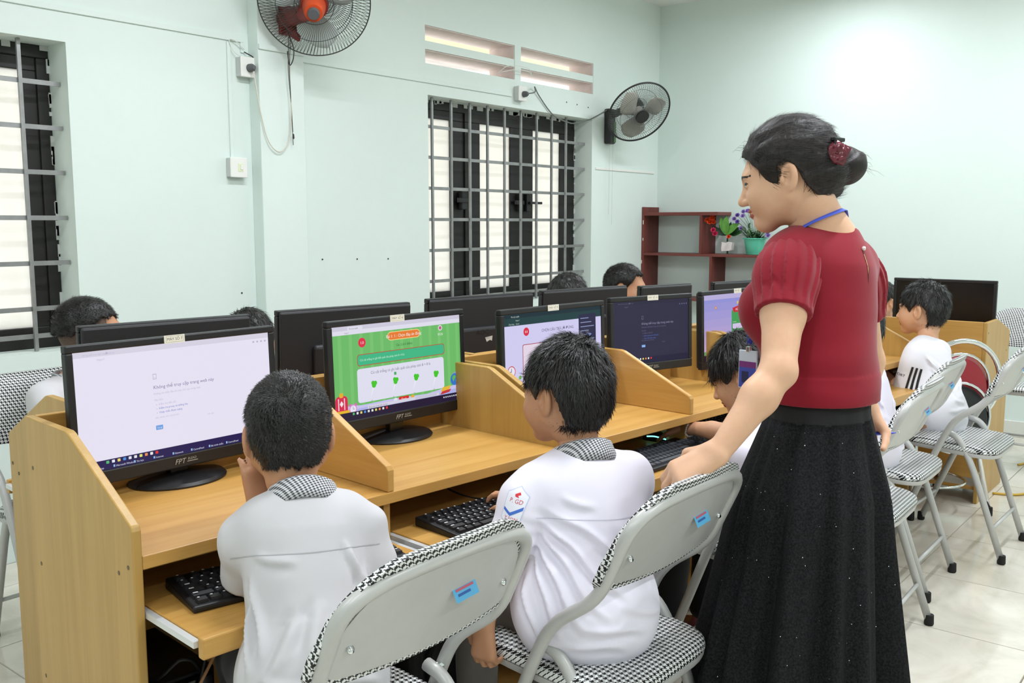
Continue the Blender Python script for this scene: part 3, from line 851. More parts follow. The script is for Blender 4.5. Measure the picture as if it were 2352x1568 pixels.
def place_monitors():
    N = [('black monitor with white error page, number label 7, at the nearest seat', 1.166, 1.889, -.2, .512, .298, 1.053, lambda p, w, h: (pic_error(p, w, h, (241, 236, 254), (128, 122, 160), (196, 190, 216), None), taskbar(p, w, h, (36, 30, 86))), 'MÁY SỐ 7', 0),
         ('black monitor showing a green quiz page, number label 8', 1.780, 1.816, -2.1, .490, .288, 1.056, pic_quiz, 'MÁY SỐ 8', 1),
         ('black monitor with pale quiz page behind the boy in the white shirt, label 9', 2.321, 1.697, -4.3, .484, .285, 1.053, pic_quiz2, 'MÁY SỐ 9', 1),
         ('black monitor with dark error page, in front of the girl', 2.848, 1.668, -16.0, .385, .262, 1.052, lambda p, w, h: (pic_error(p, w, h, (44, 40, 68), (150, 146, 176), (110, 106, 140), None), taskbar(p, w, h, (30, 28, 60), False)), 'MÁY SỐ 10', 1),
         ('black monitor with green login board on lilac, beside the red blouse', 3.36, 1.590, -6.3, .50, .288, 1.052, pic_login, 'MÁY SỐ 11', 1)]
    for lb, x, y, a, w, h, t, pic, tx, _ in N:
        monitor(lb, x, y, a, w, h, t, pic, tx)
    Fm = [('black monitor turned away, seen from behind above the nearest screen', 1.345, 2.235, 172, .455, .288, 1.052),
          ('black monitor turned away, second from the left in the far row', 1.905, 2.185, 170, .462, .285, 1.052),
          ('black monitor turned away with maker letters and torn sticker on its back', 2.49, 2.150, 171, .478, .285, 1.052),
          ('black monitor turned away, fourth from the left in the far row', 3.05, 2.10, 170, .47, .285, 1.050),
          ('black monitor turned away, left of the two small ones under the wooden shelf', 3.63, 2.075, 168, .33, .262, 1.035),
          ('black monitor turned away, right of the two small ones under the wooden shelf', 4.20, 2.03, 166, .30, .262, 1.025)]
    for k, (lb, x, y, a, w, h, t) in enumerate(Fm):
        o, P, R = monitor(lb, x, y, a, w, h, t, None, None)
        if k == 2:
            c = P((0, .0506, t-ZT-h+.155)); ax, ay, az = V(-1, 0, 0), R @ V(0, 0, 1), R @ V(0, 1, 0)
            pl = Pic(); pl.text('AOC', -.052, -.002, .026, (15, 15, 17)); pl.build('logo', PRINTM, o, Matrix([[ax[i], ay[i], az[i], c[i]] for i in range(3)] + [[0, 0, 0, 1]]))
            pl = Pic(); pl.poly([(-.012, -.012), (.022, -.008), (.020, -.026), (.010, -.022), (-.004, -.028)], (206, 204, 198)); pl.rect(-.010, -.016, .008, -.014, (150, 150, 150))
            pl.build('torn_sticker', PRINTM, o, Matrix([[ax[i], ay[i], az[i], c[i]] for i in range(3)] + [[0, 0, 0, 1]]))
    monitor('black monitor on the desk by the back wall, its back to the camera', 4.925, 1.255, -90, .475, .29, 1.028, None, None, 0.0)
place_monitors()

# ------------------------------------------------------------------ keyboards and mice
KEYM = plain('key_black', (34, 34, 37), .5)
KEYB = plain('keyboard_black', (20, 20, 22), .45)
KEYP = plain('key_print', (206, 208, 210), .6)
KEYG = plain('key_grey', (58, 62, 68), .5)
def keyboard(label, x, y, deg, keym, z=.62, w=.44, d=.15):
    o = thing('keyboard', label, 'keyboard', (x, y, z), math.radians(deg), 'keyboards on the pull-out trays')
    MB().prism([(-d/2, 0), (d/2, 0), (d/2, .022), (-d/2, .012)], 0, -w/2, w/2).build('case', KEYB, o, bevel=.004)
    rows = [[1, 0, 1, 1, 1, 1, 0, 1, 1, 1, 1, 0, 1, 1, 1, 1], [1]*13 + [2], [1.5]+[1]*12+[1.5], [1.75]+[1]*11+[2.25], [2.25]+[1]*10+[2.75], [1.25, 1.25, 1.25, 6.25, 1.25, 1.25, 1.25, 1.25]]
    pitch = .0188; x0 = -w/2 + .012; cache = {}; pr = MB()
    for r, row in enumerate(rows):
        yy = d/2 - .02 - r*pitch*1.12 - (.004 if r else 0)
        segs = [(x0, row)]
        tot = sum(row)*pitch if r else 0
        xs = x0
        for kw in row:
            kk = kw if kw else .5
            if kw:
                key = round(kw, 2)
                if key not in cache:
                    a = kw*pitch - .003; b = pitch - .003
                    mb = MB().add([(0, 0, 0), (a, 0, 0), (a, b, 0), (0, b, 0), (.0015, .001, .006), (a-.0015, .001, .006), (a-.0015, b-.0015, .0065), (.0015, b-.0015, .0065)], [(4, 5, 6, 7), (0, 1, 5, 4), (1, 2, 6, 5), (2, 3, 7, 6), (3, 0, 4, 7)])
                    cache[key] = mb.mesh('key'); cache[key].materials.append(keym)
                q = bpy.data.objects.new('key', cache[key]); COL.objects.link(q); q.parent = o
                zz = .012 + (.010)*(yy + d/2)/d
                q.location = (xs, yy - pitch/2, zz - .001); q.rotation_euler = (math.atan(.010/d), 0, 0)
                if keym == KEYM:
                    L = .004 if kw < 1.3 else .009
                    if kw < 5: pr.add([(xs+.003, yy-.001, zz+.0075), (xs+.003+L, yy-.001, zz+.0075), (xs+.003+L, yy+.003, zz+.0078), (xs+.003, yy+.003, zz+.0078)], [(0, 1, 2, 3)])
            xs += kk*pitch*(15.0/ (sum(k if k else .5 for k in row)))
    # arrow and number pads
    for (px, nc, rws) in ((x0 + 15.4*pitch, 3, (1, 2, 5)), (x0 + 18.7*pitch, 4, (1, 2, 3, 4, 5))):
        for r in rws:
            for c in range(nc):
                if 'n' not in cache:
                    b = pitch - .003; a = b
                    mb = MB().add([(0, 0, 0), (a, 0, 0), (a, b, 0), (0, b, 0), (.0015, .001, .006), (a-.0015, .001, .006), (a-.0015, b-.0015, .0065), (.0015, b-.0015, .0065)], [(4, 5, 6, 7), (0, 1, 5, 4), (1, 2, 6, 5), (2, 3, 7, 6), (3, 0, 4, 7)])
                    cache['n'] = mb.mesh('key'); cache['n'].materials.append(keym)
                yy = d/2 - .02 - r*pitch*1.12 - .004
                if px + c*pitch*.98 + pitch > w/2 - .002: continue
                q = bpy.data.objects.new('key', cache['n']); COL.objects.link(q); q.parent = o
                zz = .012 + .010*(yy + d/2)/d
                q.location = (px + c*pitch*.98, yy - pitch/2, zz - .001); q.rotation_euler = (math.atan(.010/d), 0, 0)
                if keym == KEYM: pr.add([(px+c*pitch*.98+.004, yy-.001, zz+.0075), (px+c*pitch*.98+.008, yy-.001, zz+.0075), (px+c*pitch*.98+.008, yy+.003, zz+.0078), (px+c*pitch*.98+.004, yy+.003, zz+.0078)], [(0, 1, 2, 3)])
    if pr.f: tag(pr.build('key_print', KEYP, o), kind='stuff')
    return o
keyboard('black keyboard with white print under the arm of the boy in the grey shirt', 1.118, 1.452, -13, KEYM)
keyboard('black keyboard with white print beside the white sleeve badge', 1.690, 1.375, -6, KEYM)
keyboard('dark grey keyboard under the woman\'s wrist, in front of the girl', 2.415, 1.345, -4, KEYG)
keyboard('black keyboard mostly hidden behind the woman\'s forearm', 2.93, 1.40, -5, KEYM)

def mouse(label, x, y, deg, glow=False):
    o = thing('mouse', label, 'mouse', (x, y, .62), math.radians(deg))
    def shell(r0, z0, name, mat, s=1.0):
        m = MB(); n, k = 20, 8
        vs = []
        def g(i, j):
            a = 2*math.pi*i/n; b = (math.pi/2)*j/(k-1)
            c = math.cos(b); X = .031*c*math.cos(a)*s; Y = .055*c*math.sin(a)*s
            return (X*(1+.12*math.sin(a)), Y, z0 + .034*math.sin(b)**.8*s - .004*math.sin(a)*c)
        m.grid(g, n, k, True)
        return m.build(name, mat, o, smooth=True)
    shell(1, .003, 'shell', BLACKGL)
    MB().lathe([(.002, 0), (.029, 0), (.031, .005), (.02, .006)], 20, sy=1.75).build('base', BLACKPL, o)
    MB().lathe([(.0, -.003), (.008, -.003), (.008, .003), (.0, .003)], 12, (0, .03, .031), roty(math.pi/2)).build('wheel', RUBBER, o)
    if glow: MB().tube(spline([V(-.03, -.035, .012), V(-.034, 0, .018), V(-.027, .03, .014)], 6), .0022, 6).build('light_strip', emit('mouse_glow', (140, 240, 225), 1.6), o)
    MB().tube(spline([V(0, .055, .01), V(.01, .10, .004), V(-.05, .14, .003), V(-.10, .12, .003)], 6), .002, 6).build('cable', RUBBER, o)
    return o
mouse('black mouse with a glowing strip under the girl\'s hand', 2.575, 1.475, 8, True)

# ------------------------------------------------------------------ things under the desk
def pc_tower(label, u, v):
    p = dk(u, v, .078)
    o = thing('computer_case', label, 'computer', p, TH)
    MB().box((-.08, -.17, 0), (.08, .17, .34)).build('case', plain('case_black', (24, 24, 26), .45), o, bevel=.005)
    MB().box((-.072, -.182, .008), (.072, -.17, .332)).build('front_panel', BLACKGL, o, bevel=.004)
    MB().box((-.06, -.185, .28), (.06, -.182, .30)).build('drive_slot', BLACKPL, o)
    MB().lathe([(.009, 0), (.008, .004), (.001, .004)], 16, (0, -.182, .22), rotx(math.pi/2)).build('power_button', SILVER, o)
pc_tower('black computer case under the desk left of the boy in the grey shirt', .105, .285)
def school_bag():
    p = dk(.80, .075, .078)
    o = thing('school_bag', 'black school bag with riveted strap standing under the second keyboard tray', 'bag', p, TH)
    bk = plain('bag_black', (22, 22, 24), .75, bump=.2, bscale=200)
    MB().prism([(-.14, 0), (.14, 0), (.15, .05), (.145, .38), (.10, .46), (.04, .485), (-.04, .485), (-.10, .46), (-.145, .38), (-.15, .05)], 1, -.02, .09).build('body', bk, o, bevel=.03, seg=4)
    MB().prism([(-.11, .02), (.11, .02), (.115, .20), (.09, .26), (-.09, .26), (-.115, .20)], 1, -.05, -.018).build('front_pocket', bk, o, bevel=.015, seg=3)
    MB().tube(fillet([V(-.05, .03, .48), V(-.05, .03, .515), V(.05, .03, .515), V(.05, .03, .48)], .03), .008, 8).build('handle', bk, o, smooth=True)
    m = MB(); pts = spline([V(.03, -.03, .46), V(.0, -.12, .475), V(-.04, -.19, .455), V(-.07, -.24, .43)], 6); vs = []
    for i, q in enumerate(pts):
        w = .020 - .004*i/len(pts); vs += [q + V(-w*.6, w*.3, -w*.5), q + V(w*.6, -w*.3, w*.5)]
    m.add(vs, [(2*i, 2*i+1, 2*i+3, 2*i+2) for i in range(len(pts)-1)])
    st = m.build('strap', plain('strap_grey', (70, 70, 72), .6), o, smooth=True); md = st.modifiers.new('t', 'SOLIDIFY'); md.thickness = .004
    MB().lathe([(.0005, -.004), (.005, -.003), (.006, 0), (.005, .003), (.0005, .004)], 12, V(-.068, -.238, .431), rotx(math.radians(70))).build('rivet', plain('rivet_white', (214, 212, 206), .3), st, smooth=True)
school_bag()

def cable(name, label, pts, r, mat, n=8):
    return tag(MB().tube(spline(pts, n), r, 6).build(name, mat, None, smooth=True), label, 'cable')
CABM = plain('cable_black', (20, 20, 20), .5)
CABB = plain('cable_tan', (176, 128, 88), .5)
def desk_cables():
    a = lambda u, v, z: dk(u, v, z)
    cable('cable', 'loop of black cable hanging under the nearest desk', [a(.05, .26, .55), a(.08, .22, .40), a(.13, .09, .30), a(.19, .06, .33), a(.22, .08, .42), a(.17, .10, .47), a(.12, .09, .30), a(.10, .08, .12)], .004, CABM)
    cable('cable', 'tan cable running under the nearest keyboard tray', [a(.02, .05, .27), a(.09, .05, .38), a(.16, .06, .47), a(.24, .10, .54), a(.30, .24, .56)], .0035, CABB)
    cable('cable', 'black cable bunch in the dark under the nearest desk', [a(.03, .28, .52), a(.06, .15, .42), a(.11, .10, .46), a(.16, .12, .40), a(.21, .10, .20), a(.19, .08, .09)], .005, CABM)
    cable('cable', 'thin black keyboard cable looping at the back of the second tray', [a(.88, .30, .66), a(.86, .20, .665), a(.835, .13, .645), a(.86, .06, .63), a(.92, .03, .626), a(.97, .06, .626)], .0022, CABM)
    cable('cable', 'black cable lying on the tray behind the woman\'s forearm', [a(1.78, .10, .626), a(1.86, .13, .626), a(1.96, .08, .626), a(2.06, .05, .626)], .0022, CABM)
    cable('cable', 'yellow cable on the floor by the back wall desk', [V(5.22, .62, .006), V(5.12, .8, .006), V(4.97, .88, .006), V(4.92, .98, .006)], .006, plain('cable_yellow', (206, 168, 60), .5))
    cable('cable', 'second yellow cable on the floor at the right edge', [V(5.85, .75, .006), V(5.75, .93, .006), V(5.6, 1.0, .006)], .006, plain('cable_yellow', (206, 168, 60), .5))
    cable('cable', 'pale cable lying on the tiles at the right edge', [V(5.5, .68, .006), V(5.42, .76, .006), V(5.48, .84, .006), V(5.62, .8, .006)], .004, plain('cable_pale', (214, 206, 190), .5))
desk_cables()

# ------------------------------------------------------------------ wall shelf with plants
REDWOOD = wood('dark_red_wood', (122, 58, 50), (84, 36, 32), 2, .45, .8, .6)
REDWOODY = wood('dark_red_wood_y', (128, 64, 56), (88, 40, 36), 1, .45, .8, .6)
CHIP = plain('bare_chip', (226, 222, 212), .8)
def wall_shelf():
    o = thing('wall_shelf', 'dark red wooden wall shelf with stepped compartments in the room corner', 'shelf', (0, 0, 0))
    xf, xb = 6.15, XB
    def b(name, y0, y1, z0, z1, m): return MB().box((xf, y0, z0), (xb, y1, z1)).build(name, m, o, bevel=.002)
    b('side_panel', 3.688, 3.706, .74, 1.418, REDWOOD)
    b('top_board', 3.091, 3.688, 1.354, 1.378, REDWOODY)
    b('middle_board', 2.762, 3.688, 1.062, 1.080, REDWOODY)
    b('bottom_board', 2.762, 3.688, .74, .758, REDWOODY)
    b('upright', 3.211, 3.230, 1.080, 1.354, REDWOOD)
    b('upright', 3.126, 3.145, .758, 1.062, REDWOOD)
    b('end_panel', 2.762, 2.780, .758, 1.062, REDWOOD)
    m = MB()
    for (y, z, h) in ((3.69, 1.29, .03), (3.69, 1.17, .02), (3.70, 1.0, .025), (2.77, 1.05, .012)):
        m.box((xf-.0012, y, z), (xf, y+.006, z+h))
    m.box((xf+.05, 2.7612, 1.03), (xf+.11, 2.762, 1.055)); m.box((xf+.08, 2.7612, 1.01), (xf+.13, 2.762, 1.03))
    tag(m.build('paint_chips', CHIP, o), kind='stuff')
wall_shelf()

LEAF = plain('leaf_green', (52, 104, 44), .5, var=.3, vscale=25)
LEAFD = plain('leaf_dark', (34, 66, 42), .5, var=.3, vscale=25)
LEAFL = plain('leaf_light', (92, 150, 60), .5, var=.2, vscale=25)
def leaf_mesh(mb, p, d, L, wd, up=V(0, 0, 1), curl=.25, ns=5):
    d = unit(d); s = unit(np.cross(d, up)); n = np.cross(s, d)
    base = len(mb.v)
    for i in range(ns+1):
        t = i/ns; w = wd*math.sin(math.pi*min(1, t*.92+.06))**.8*(1 if i < ns else .05)
        c = p + d*L*t - n*curl*L*t*t
        mb.v += [tuple(c - s*w + n*w*.25), tuple(c), tuple(c + s*w + n*w*.25)]
    for i in range(ns):
        a = base + 3*i
        mb.f += [(a, a+1, a+4, a+3), (a+1, a+2, a+5, a+4)]; mb.mi += [mb.cm]*2

def flower_head(name, parent, c, r, mat, rows=2, n=7, axis=V(-.8, -.2, .5)):
    m = MB(); axis = unit(axis); a = unit(np.cross(axis, V(0, 0, 1) + V(.01, 0, 0))); b = np.cross(axis, a)
    for k in range(rows):
        for i in range(n):
            t = 2*math.pi*(i+.5*k)/n; d = math.cos(t)*a + math.sin(t)*b
            leaf_mesh(m, np.asarray(c) + axis*.004*k, d*(1-.35*k) + axis*(.35+.6*k), r*(1-.15*k), r*.38, axis, -.3, 3)
    return m.build(name, mat, parent, smooth=True)

def potted_plant():
    rr = random.Random(3)
    o = thing('potted_plant', 'turquoise pot of purple artificial flowers on the red shelf', 'plant', (6.26, 2.855, 1.080))
    MB().lathe([(.045, 0), (.054, .002), (.056, .012), (.058, .016), (.070, .09), (.074, .108), (.084, .110), (.084, .116), (.078, .117), (.070, .110), (.06, .095), (.002, .093)], 32).build('pot', plain('turquoise_plastic', (92, 190, 160), .4), o, smooth='auto')
    MB().lathe([(.002, .098), (.069, .1), (.002, .104)], 20).build('soil', plain('soil', (70, 58, 46), .9), o)
    for k in range(26):
        a = rr.uniform(0, 6.28); e = rr.uniform(.25, 1.3); d = V(math.cos(a)*math.cos(e), math.sin(a)*math.cos(e), math.sin(e))
        m = MB(); st = V(.02*math.cos(a), .02*math.sin(a), .10)
        L = rr.uniform(.05, .12); m.tube([st, st+d*L*.5, st+d*L+V(0, 0, .01)], .0015, 5)
        m.build('stem', LEAFD, o)
        for q in range(3):
            m = MB(); leaf_mesh(m, st + d*L*(.35+.3*q), unit(d + V(rr.uniform(-1, 1), rr.uniform(-1, 1), rr.uniform(-.3, .8))*.8), rr.uniform(.035, .06), .009, curl=.3)
            m.build('leaf', LEAFD if (k+q) % 3 else plain('leaf_pale', (140, 170, 130), .5), o, smooth=True)
    pm = plain('petal_purple', (118, 84, 170), .6, var=.2, vscale=60); pl = plain('petal_lilac', (158, 130, 198), .6, var=.2, vscale=60); rd = plain('petal_orange_red', (214, 66, 34), .6, var=.2, vscale=60)
    for k, (y, z, x, mt) in enumerate(((.045, .30, 0, pm), (.085, .265, -.02, pl), (.13, .27, -.01, pm), (.075, .30, .03, pl), (-.02, .295, -.02, pm), (.10, .295, .02, pl), (-.06, .27, -.03, rd), (.12, .225, -.03, pm), (.16, .245, 0, pl), (-.11, .155, -.03, pm), (-.13, .18, 0, pm), (-.115, .13, -.04, pl), (.08, .18, -.05, pl), (.02, .25, .03, pm), (-.06, .3, .02, pl))):
        MB().tube(spline([V(0, 0, .1), V(x*.4, y*.5, .1+(z-.1)*.6), V(x, y, z)], 4), .0012, 5).build('stem', LEAF, o)
        flower_head('flower', o, (x, y, z), .022, mt)
potted_plant()

def bouquet():
    rr = random.Random(8)
    o = thing('flower_bouquet', 'artificial bouquet wrapped in white paper, orange and pink flowers, on the red shelf', 'flowers', (6.26, 3.06, 1.080))
    MB().tube([V(0, 0, 0), V(0, .003, .10), V(0, 0, .17)], .006, 8).build('stalk', LEAFD, o)
    m = MB(); m.prism([(-.03, .025), (.036, .02), (.04, .045), (.034, .07), (.038, .085), (.005, .08), (-.01, .088), (-.045, .082), (-.04, .05)], 0, -.022, -.012); m.prism([(-.04, .03), (.03, .028), (.034, .08), (-.042, .08)], 0, .01, .02)
    m.box((-.02, -.04, .028), (.018, -.034, .08)); m.box((-.02, .032, .03), (.018, .038, .08))
    m.build('paper_wrap', plain('white_paper', (236, 228, 224), .7), o)
    for k in range(16):
        a = -1.25 + 2.5*k/15; L = rr.uniform(.075, .12)
        m = MB(); leaf_mesh(m, V(rr.uniform(-.02, .02), math.sin(a)*.02, .135), unit(V(rr.uniform(-.7, .3), math.sin(a)*1.2, math.cos(a)*1.0+.1)), L, rr.uniform(.014, .022), V(-1, 0, .3), .35)
        m.build('leaf', (LEAF, LEAFD, LEAFD)[k % 3], o, smooth=True)
    for (y, z, w) in ((-.02, .9, .030), (-.9, .8, .026), (.35, 1.0, .022)):
        m = MB(); leaf_mesh(m, V(-.03, 0, .14), unit(V(-.25, y, z)), .125, w, V(-1, 0, .2), .25, 7); m.build('leaf', LEAFL, o, smooth=True)
    om = plain('petal_orange', (224, 78, 30), .6, var=.2, vscale=50); pk = plain('petal_pink', (206, 52, 96), .6, var=.25, vscale=50)
    for (y, z, r, mt) in ((.105, .225, .034, om), (.130, .235, .026, om), (.090, .25, .03, om), (.080, .222, .024, om), (.080, .165, .026, pk), (.065, .14, .026, pk), (-.04, .12, .02, om)):
        flower_head('flower', o, (-.065, y, z), r, mt, 3, 8)
bouquet()

# ------------------------------------------------------------------ wall fans
def fan(o, c, axis, R, wire, nrad, hub_mat, blade_mat, rim_r, blades=3, cap_r=.035, guard_rings=(.35, .68), depth=.10):
    """o: thing; c: centre of the guard; axis: unit vector from motor to front"""
    ax = unit(axis); a = unit(np.cross(ax, V(0, 0, 1))); b = np.cross(a, ax)
    Q = np.array([a, b, ax]).T
    def P(x, y, z): return np.asarray(c) + Q @ V(x, y, z)
    MB().tube([P(R*math.cos(t), R*math.sin(t), 0) for t in np.linspace(0, 2*math.pi, 64, endpoint=False)], rim_r, 8, True).build('guard_rim', wire, o, smooth=True)
    for sgn, nm in ((-1, 'rear_guard'), (1, 'front_guard')):
        m = MB()
        for k in range(nrad):
            t = 2*math.pi*k/nrad; tw = .22
            pts = []
            for q in range(7):
                f = .17 + .83*q/6; h = depth*.5*(1 - ((f-.17)/.83)**2.6)
                tt = t + tw*(1-f); pts.append(P(R*f*math.cos(tt), R*f*math.sin(tt), sgn*h))
            m.tube(pts, .0011, 4, caps=False)
        for f in guard_rings + (.17,):
            h = depth*.5*(1 - ((f-.17)/.83)**2.6)
            m.tube([P(R*f*math.cos(t), R*f*math.sin(t), sgn*h) for t in np.linspace(0, 2*math.pi, 40, endpoint=False)], .0014, 4, True)
        tag(m.build(nm, wire, o), kind='stuff')
    MB().lathe([(.002, -.02), (.036, -.02), (.038, .0), (.03, .022), (.002, .026)], 24, c, Q).build('hub', blade_mat, o, smooth='auto')
    for k in range(blades):
        m = MB(); t0 = 2*math.pi*k/blades + .4
        def g(i, j, t0=t0):
            u = i/8; v = j/6 - .5
            r = .03 + (R*.86-.03)*u
            wd = .55 + .75*math.sin(math.pi*min(1, u*.95+.05))**.7*(1.0)
            wd *= (1 - max(0, u-.8)/.2*.55)
            t = t0 + v*wd*1.05 + .25*u
            return P(r*math.cos(t), r*math.sin(t), -.018*v*2*(1-.3*u))
        m.grid(g, 9, 7)
        ob = m.build('blade', blade_mat, o, smooth=True)
        md = ob.modifiers.new('thick', 'SOLIDIFY'); md.thickness = .002
    return P, Q

def wall_fans():
    red = plain('fan_orange_red', (196, 70, 28), .4, var=.18, vscale=15); dred = plain('fan_dark_red', (122, 34, 26), .5, var=.3, vscale=30)
    wire = plain('guard_wire_dark', (70, 72, 72), .5, .5); bl = plain('fan_blade_pale', (206, 214, 212), .35)
    o = thing('wall_fan', 'large wall fan with dusty orange-red motor on the pillar, pull cords hanging', 'fan', (0, 0, 0))
    c = V(2.834, 3.400, 2.270); ax = unit(V(.61, .68, .55))
    P, Q = fan(o, c, ax, .245, wire, 100, red, bl, .0028)
    MB().lathe([(.002, -.165), (.022, -.165), (.027, -.155), (.027, -.148)], 20, c, Q).build('motor_cap', plain('grey_cap', (86, 88, 90), .5), o, smooth='auto')
    MB().lathe([(.002, -.150), (.038, -.148), (.045, -.12), (.050, -.075), (.052, -.06), (.002, -.055)], 24, c, Q).build('motor', red, o, smooth='auto')
    MB().lathe([(.002, -.062), (.060, -.06), (.064, -.035), (.055, -.015), (.002, -.012)], 24, c, Q).build('motor_shroud', dred, o, smooth='auto')
    w0 = V(2.845, 3.634, 2.225)
    br = MB()
    br.box((2.815, 3.615, 2.155), (2.875, 3.6345, 2.29))
    br.build('wall_plate', dred, o, bevel=.003)
    m = MB(); s0 = V(2.845, 3.62, 2.225); e0 = P(0, 0, -.10)
    m.tube(spline([s0, s0*.55+e0*.45+V(0, 0, .0), e0], 6), [.046]*2 + [.043]*4 + [.04]*4 + [.036]*3, 10)
    m.build('bracket_arm', dred, o, smooth=True)
    MB().tube([V(2.85, 3.60, 2.20), V(2.85, 3.55, 2.15), V(2.855, 3.54, 2.12)], [.02, .028, .006], 8).build('lower_arm', dred, o, smooth=True)
    blk = plain('cord_dark', (58, 56, 54), .6)
    for k, (x, zb, dx) in enumerate(((2.838, 1.72, .02), (2.846, 1.66, .012))):
        MB().tube(spline([V(x-.01, 3.575, 2.15), V(x, 3.60, 2.0), V(x+dx, 3.612, 1.85), V(x+dx+.006, 3.612, zb)], 5), .0016, 5).build('pull_cord', blk, o)
    MB().lathe([(.002, -.012), (.005, -.008), (.004, .008), (.002, .012)], 8, (2.866, 3.612, 1.70)).build('cord_knob', BLACKPL, o)
    MB().tube(spline([V(2.838, 3.60, 2.17), V(2.862, 3.59, 2.10), V(2.868, 3.60, 2.05), V(2.85, 3.605, 2.02), V(2.836, 3.60, 2.08)], 6), .0025, 6).build('cable_loop', blk, o)
    # black fan near the room corner
    dk_ = plain('fan_black', (34, 34, 36), .45); gb = plain('smoky_blade', (172, 170, 160), .3, 0, .5); w2 = plain('guard_wire_grey', (112, 116, 114), .4, .5)
    o = thing('wall_fan', 'black wall fan with smoky blades and green control strip right of the window', 'fan', (0, 0, 0))
    c = V(5.617, 3.420, 2.039); ax = unit(V(-.39, -.71, -.62))
    P, Q = fan(o, c, ax, .222, dk_, 90, dk_, gb, .006, 3)
    MB().lathe([(.002, .052), (.046, .052), (.046, .062), (.002, .064)], 24, c, Q).build('front_badge', dk_, o, smooth='auto')
    for nm in ('rear_guard', 'front_guard'):
        for ch in o.children:
            if ch.name.split('.')[0] == nm: ch.data.materials[0] = w2
    MB().lathe([(.002, -.135), (.045, -.13), (.058, -.10), (.058, -.055), (.035, -.04), (.002, -.035)], 28, c, Q).build('motor', dk_, o, smooth='auto')
    MB().box((5.625, 3.655, 1.845), (5.70, W, 2.085)).build('wall_box', dk_, o, bevel=.012, seg=3)
    MB().box((5.668, 3.651, 1.855), (5.696, 3.6552, 1.995)).build('control_strip', plain('strip_green', (92, 130, 84), .5), o, bevel=.002)
    MB().lathe([(.002, 0), (.013, 0), (.011, .012), (.002, .013)], 18, (5.682, 3.651, 1.91), rotx(math.pi/2)).build('control_knob', plain('knob_grey', (188, 186, 182), .4), o, smooth='auto')
    e0 = P(0, 0, -.08)
    MB().tube(spline([V(5.665, 3.67, 2.04), V(5.66, 3.6, 2.06), e0*.5+V(5.66, 3.6, 2.06)*.5, e0], 5), .026, 10).build('arm', dk_, o, smooth=True)
    th = plain('cord_pale', (186, 190, 178), .6)
    for x, zb in ((5.650, 1.36), (5.69, 1.29)):
        MB().tube([V(x, 3.672, 1.85), V(x, 3.676, zb)], .0011, 4).build('pull_cord', th, o)
wall_fans()

# ------------------------------------------------------------------ sockets, switch, wiring
def wall_box(name, label, cat, x, y, z, plug=True, w=.075, h=.085, d=.035):
    o = thing(name, label, cat, (x, y, z))
    MB().box((-w/2, -d, -h/2), (w/2, 0, h/2)).build('back_box', plain('box_grey_white', (206, 208, 206), .5), o, bevel=.003)
    MB().box((-w/2-.002, -d-.008, -h/2-.002), (w/2+.002, -d, h/2+.002)).build('face_plate', WHITEPL, o, bevel=.003)
    if plug:
        MB().lathe([(.002, 0), (.019, 0), (.018, .018), (.009, .035), (.002, .036)], 16, (.006, -d-.008, -.004), rotx(math.pi/2)).build('plug', plain('plug_grey', (92, 94, 96), .5), o, smooth='auto')
    else:
        MB().box((-.006, -d-.0095, -.018), (.022, -d-.008, .018)).build('rocker', plain('switch_ivory', (226, 232, 196), .4), o, bevel=.001)
        MB().box((.006, -d-.0125, -.010), (.018, -d-.0095, .012)).build('toggle', WHITEPL, o, bevel=.001)
    return o
wall_box('wall_socket', 'white wall socket with grey plug beside the pillar', 'socket', 2.668, W, 1.995)
wall_box('wall_switch', 'small white switch box on the wall left of the pillar', 'switch', 2.604, W, 1.548, False, .085, .085, .03)
wall_box('wall_socket', 'white wall socket with dark plug between the vents and the window', 'socket', 4.665, W, 2.085)
cable('cable', 'thin pale cable looping from the wall socket to the orange fan', [V(2.676, 3.645, 1.985), V(2.683, 3.64, 1.93), V(2.695, 3.625, 1.80), V(2.73, 3.62, 1.67), V(2.79, 3.618, 1.625), V(2.845, 3.618, 1.68), V(2.858, 3.614, 1.80), V(2.85, 3.61, 1.98), V(2.842, 3.60, 2.15)], .0026, plain('cable_pale', (206, 200, 182), .5))
cable('cable', 'short black cable curling above the socket beside the pillar', [V(2.672, 3.70, 2.065), V(2.70, 3.67, 2.04), V(2.698, 3.67, 2.01), V(2.685, 3.675, 2.04)], .0025, CABM)
cable('cable', 'thin white wires above the socket beside the pillar', [V(2.645, 3.68, 2.035), V(2.61, 3.69, 2.06), V(2.592, 3.695, 2.105), V(2.62, 3.69, 2.105), V(2.665, 3.69, 2.075)], .002, plain('wire_white', (226, 228, 220), .5))
cable('cable', 'grey cable running from the vent down to the black fan', [V(4.685, 3.655, 2.085), V(4.75, 3.64, 2.10), V(4.80, 3.68, 2.14), V(4.87, 3.695, 2.09), V(5.02, 3.698, 1.99), V(5.2, 3.70, 1.955), V(5.30, 3.703, 1.965), V(5.45, 3.698, 2.0), V(5.63, 3.685, 2.075)], .0038, plain('cable_grey', (110, 114, 110), .5))
cable('cable', 'coil of thin white cable in the wall vent', [V(4.45, 3.70, 2.175), V(4.50, 3.66, 2.225), V(4.60, 3.655, 2.24), V(4.72, 3.66, 2.235), V(4.78, 3.69, 2.20), V(4.72, 3.665, 2.22), V(4.58, 3.66, 2.215), V(4.47, 3.68, 2.19)], .0022, plain('wire_white', (226, 228, 220), .5))

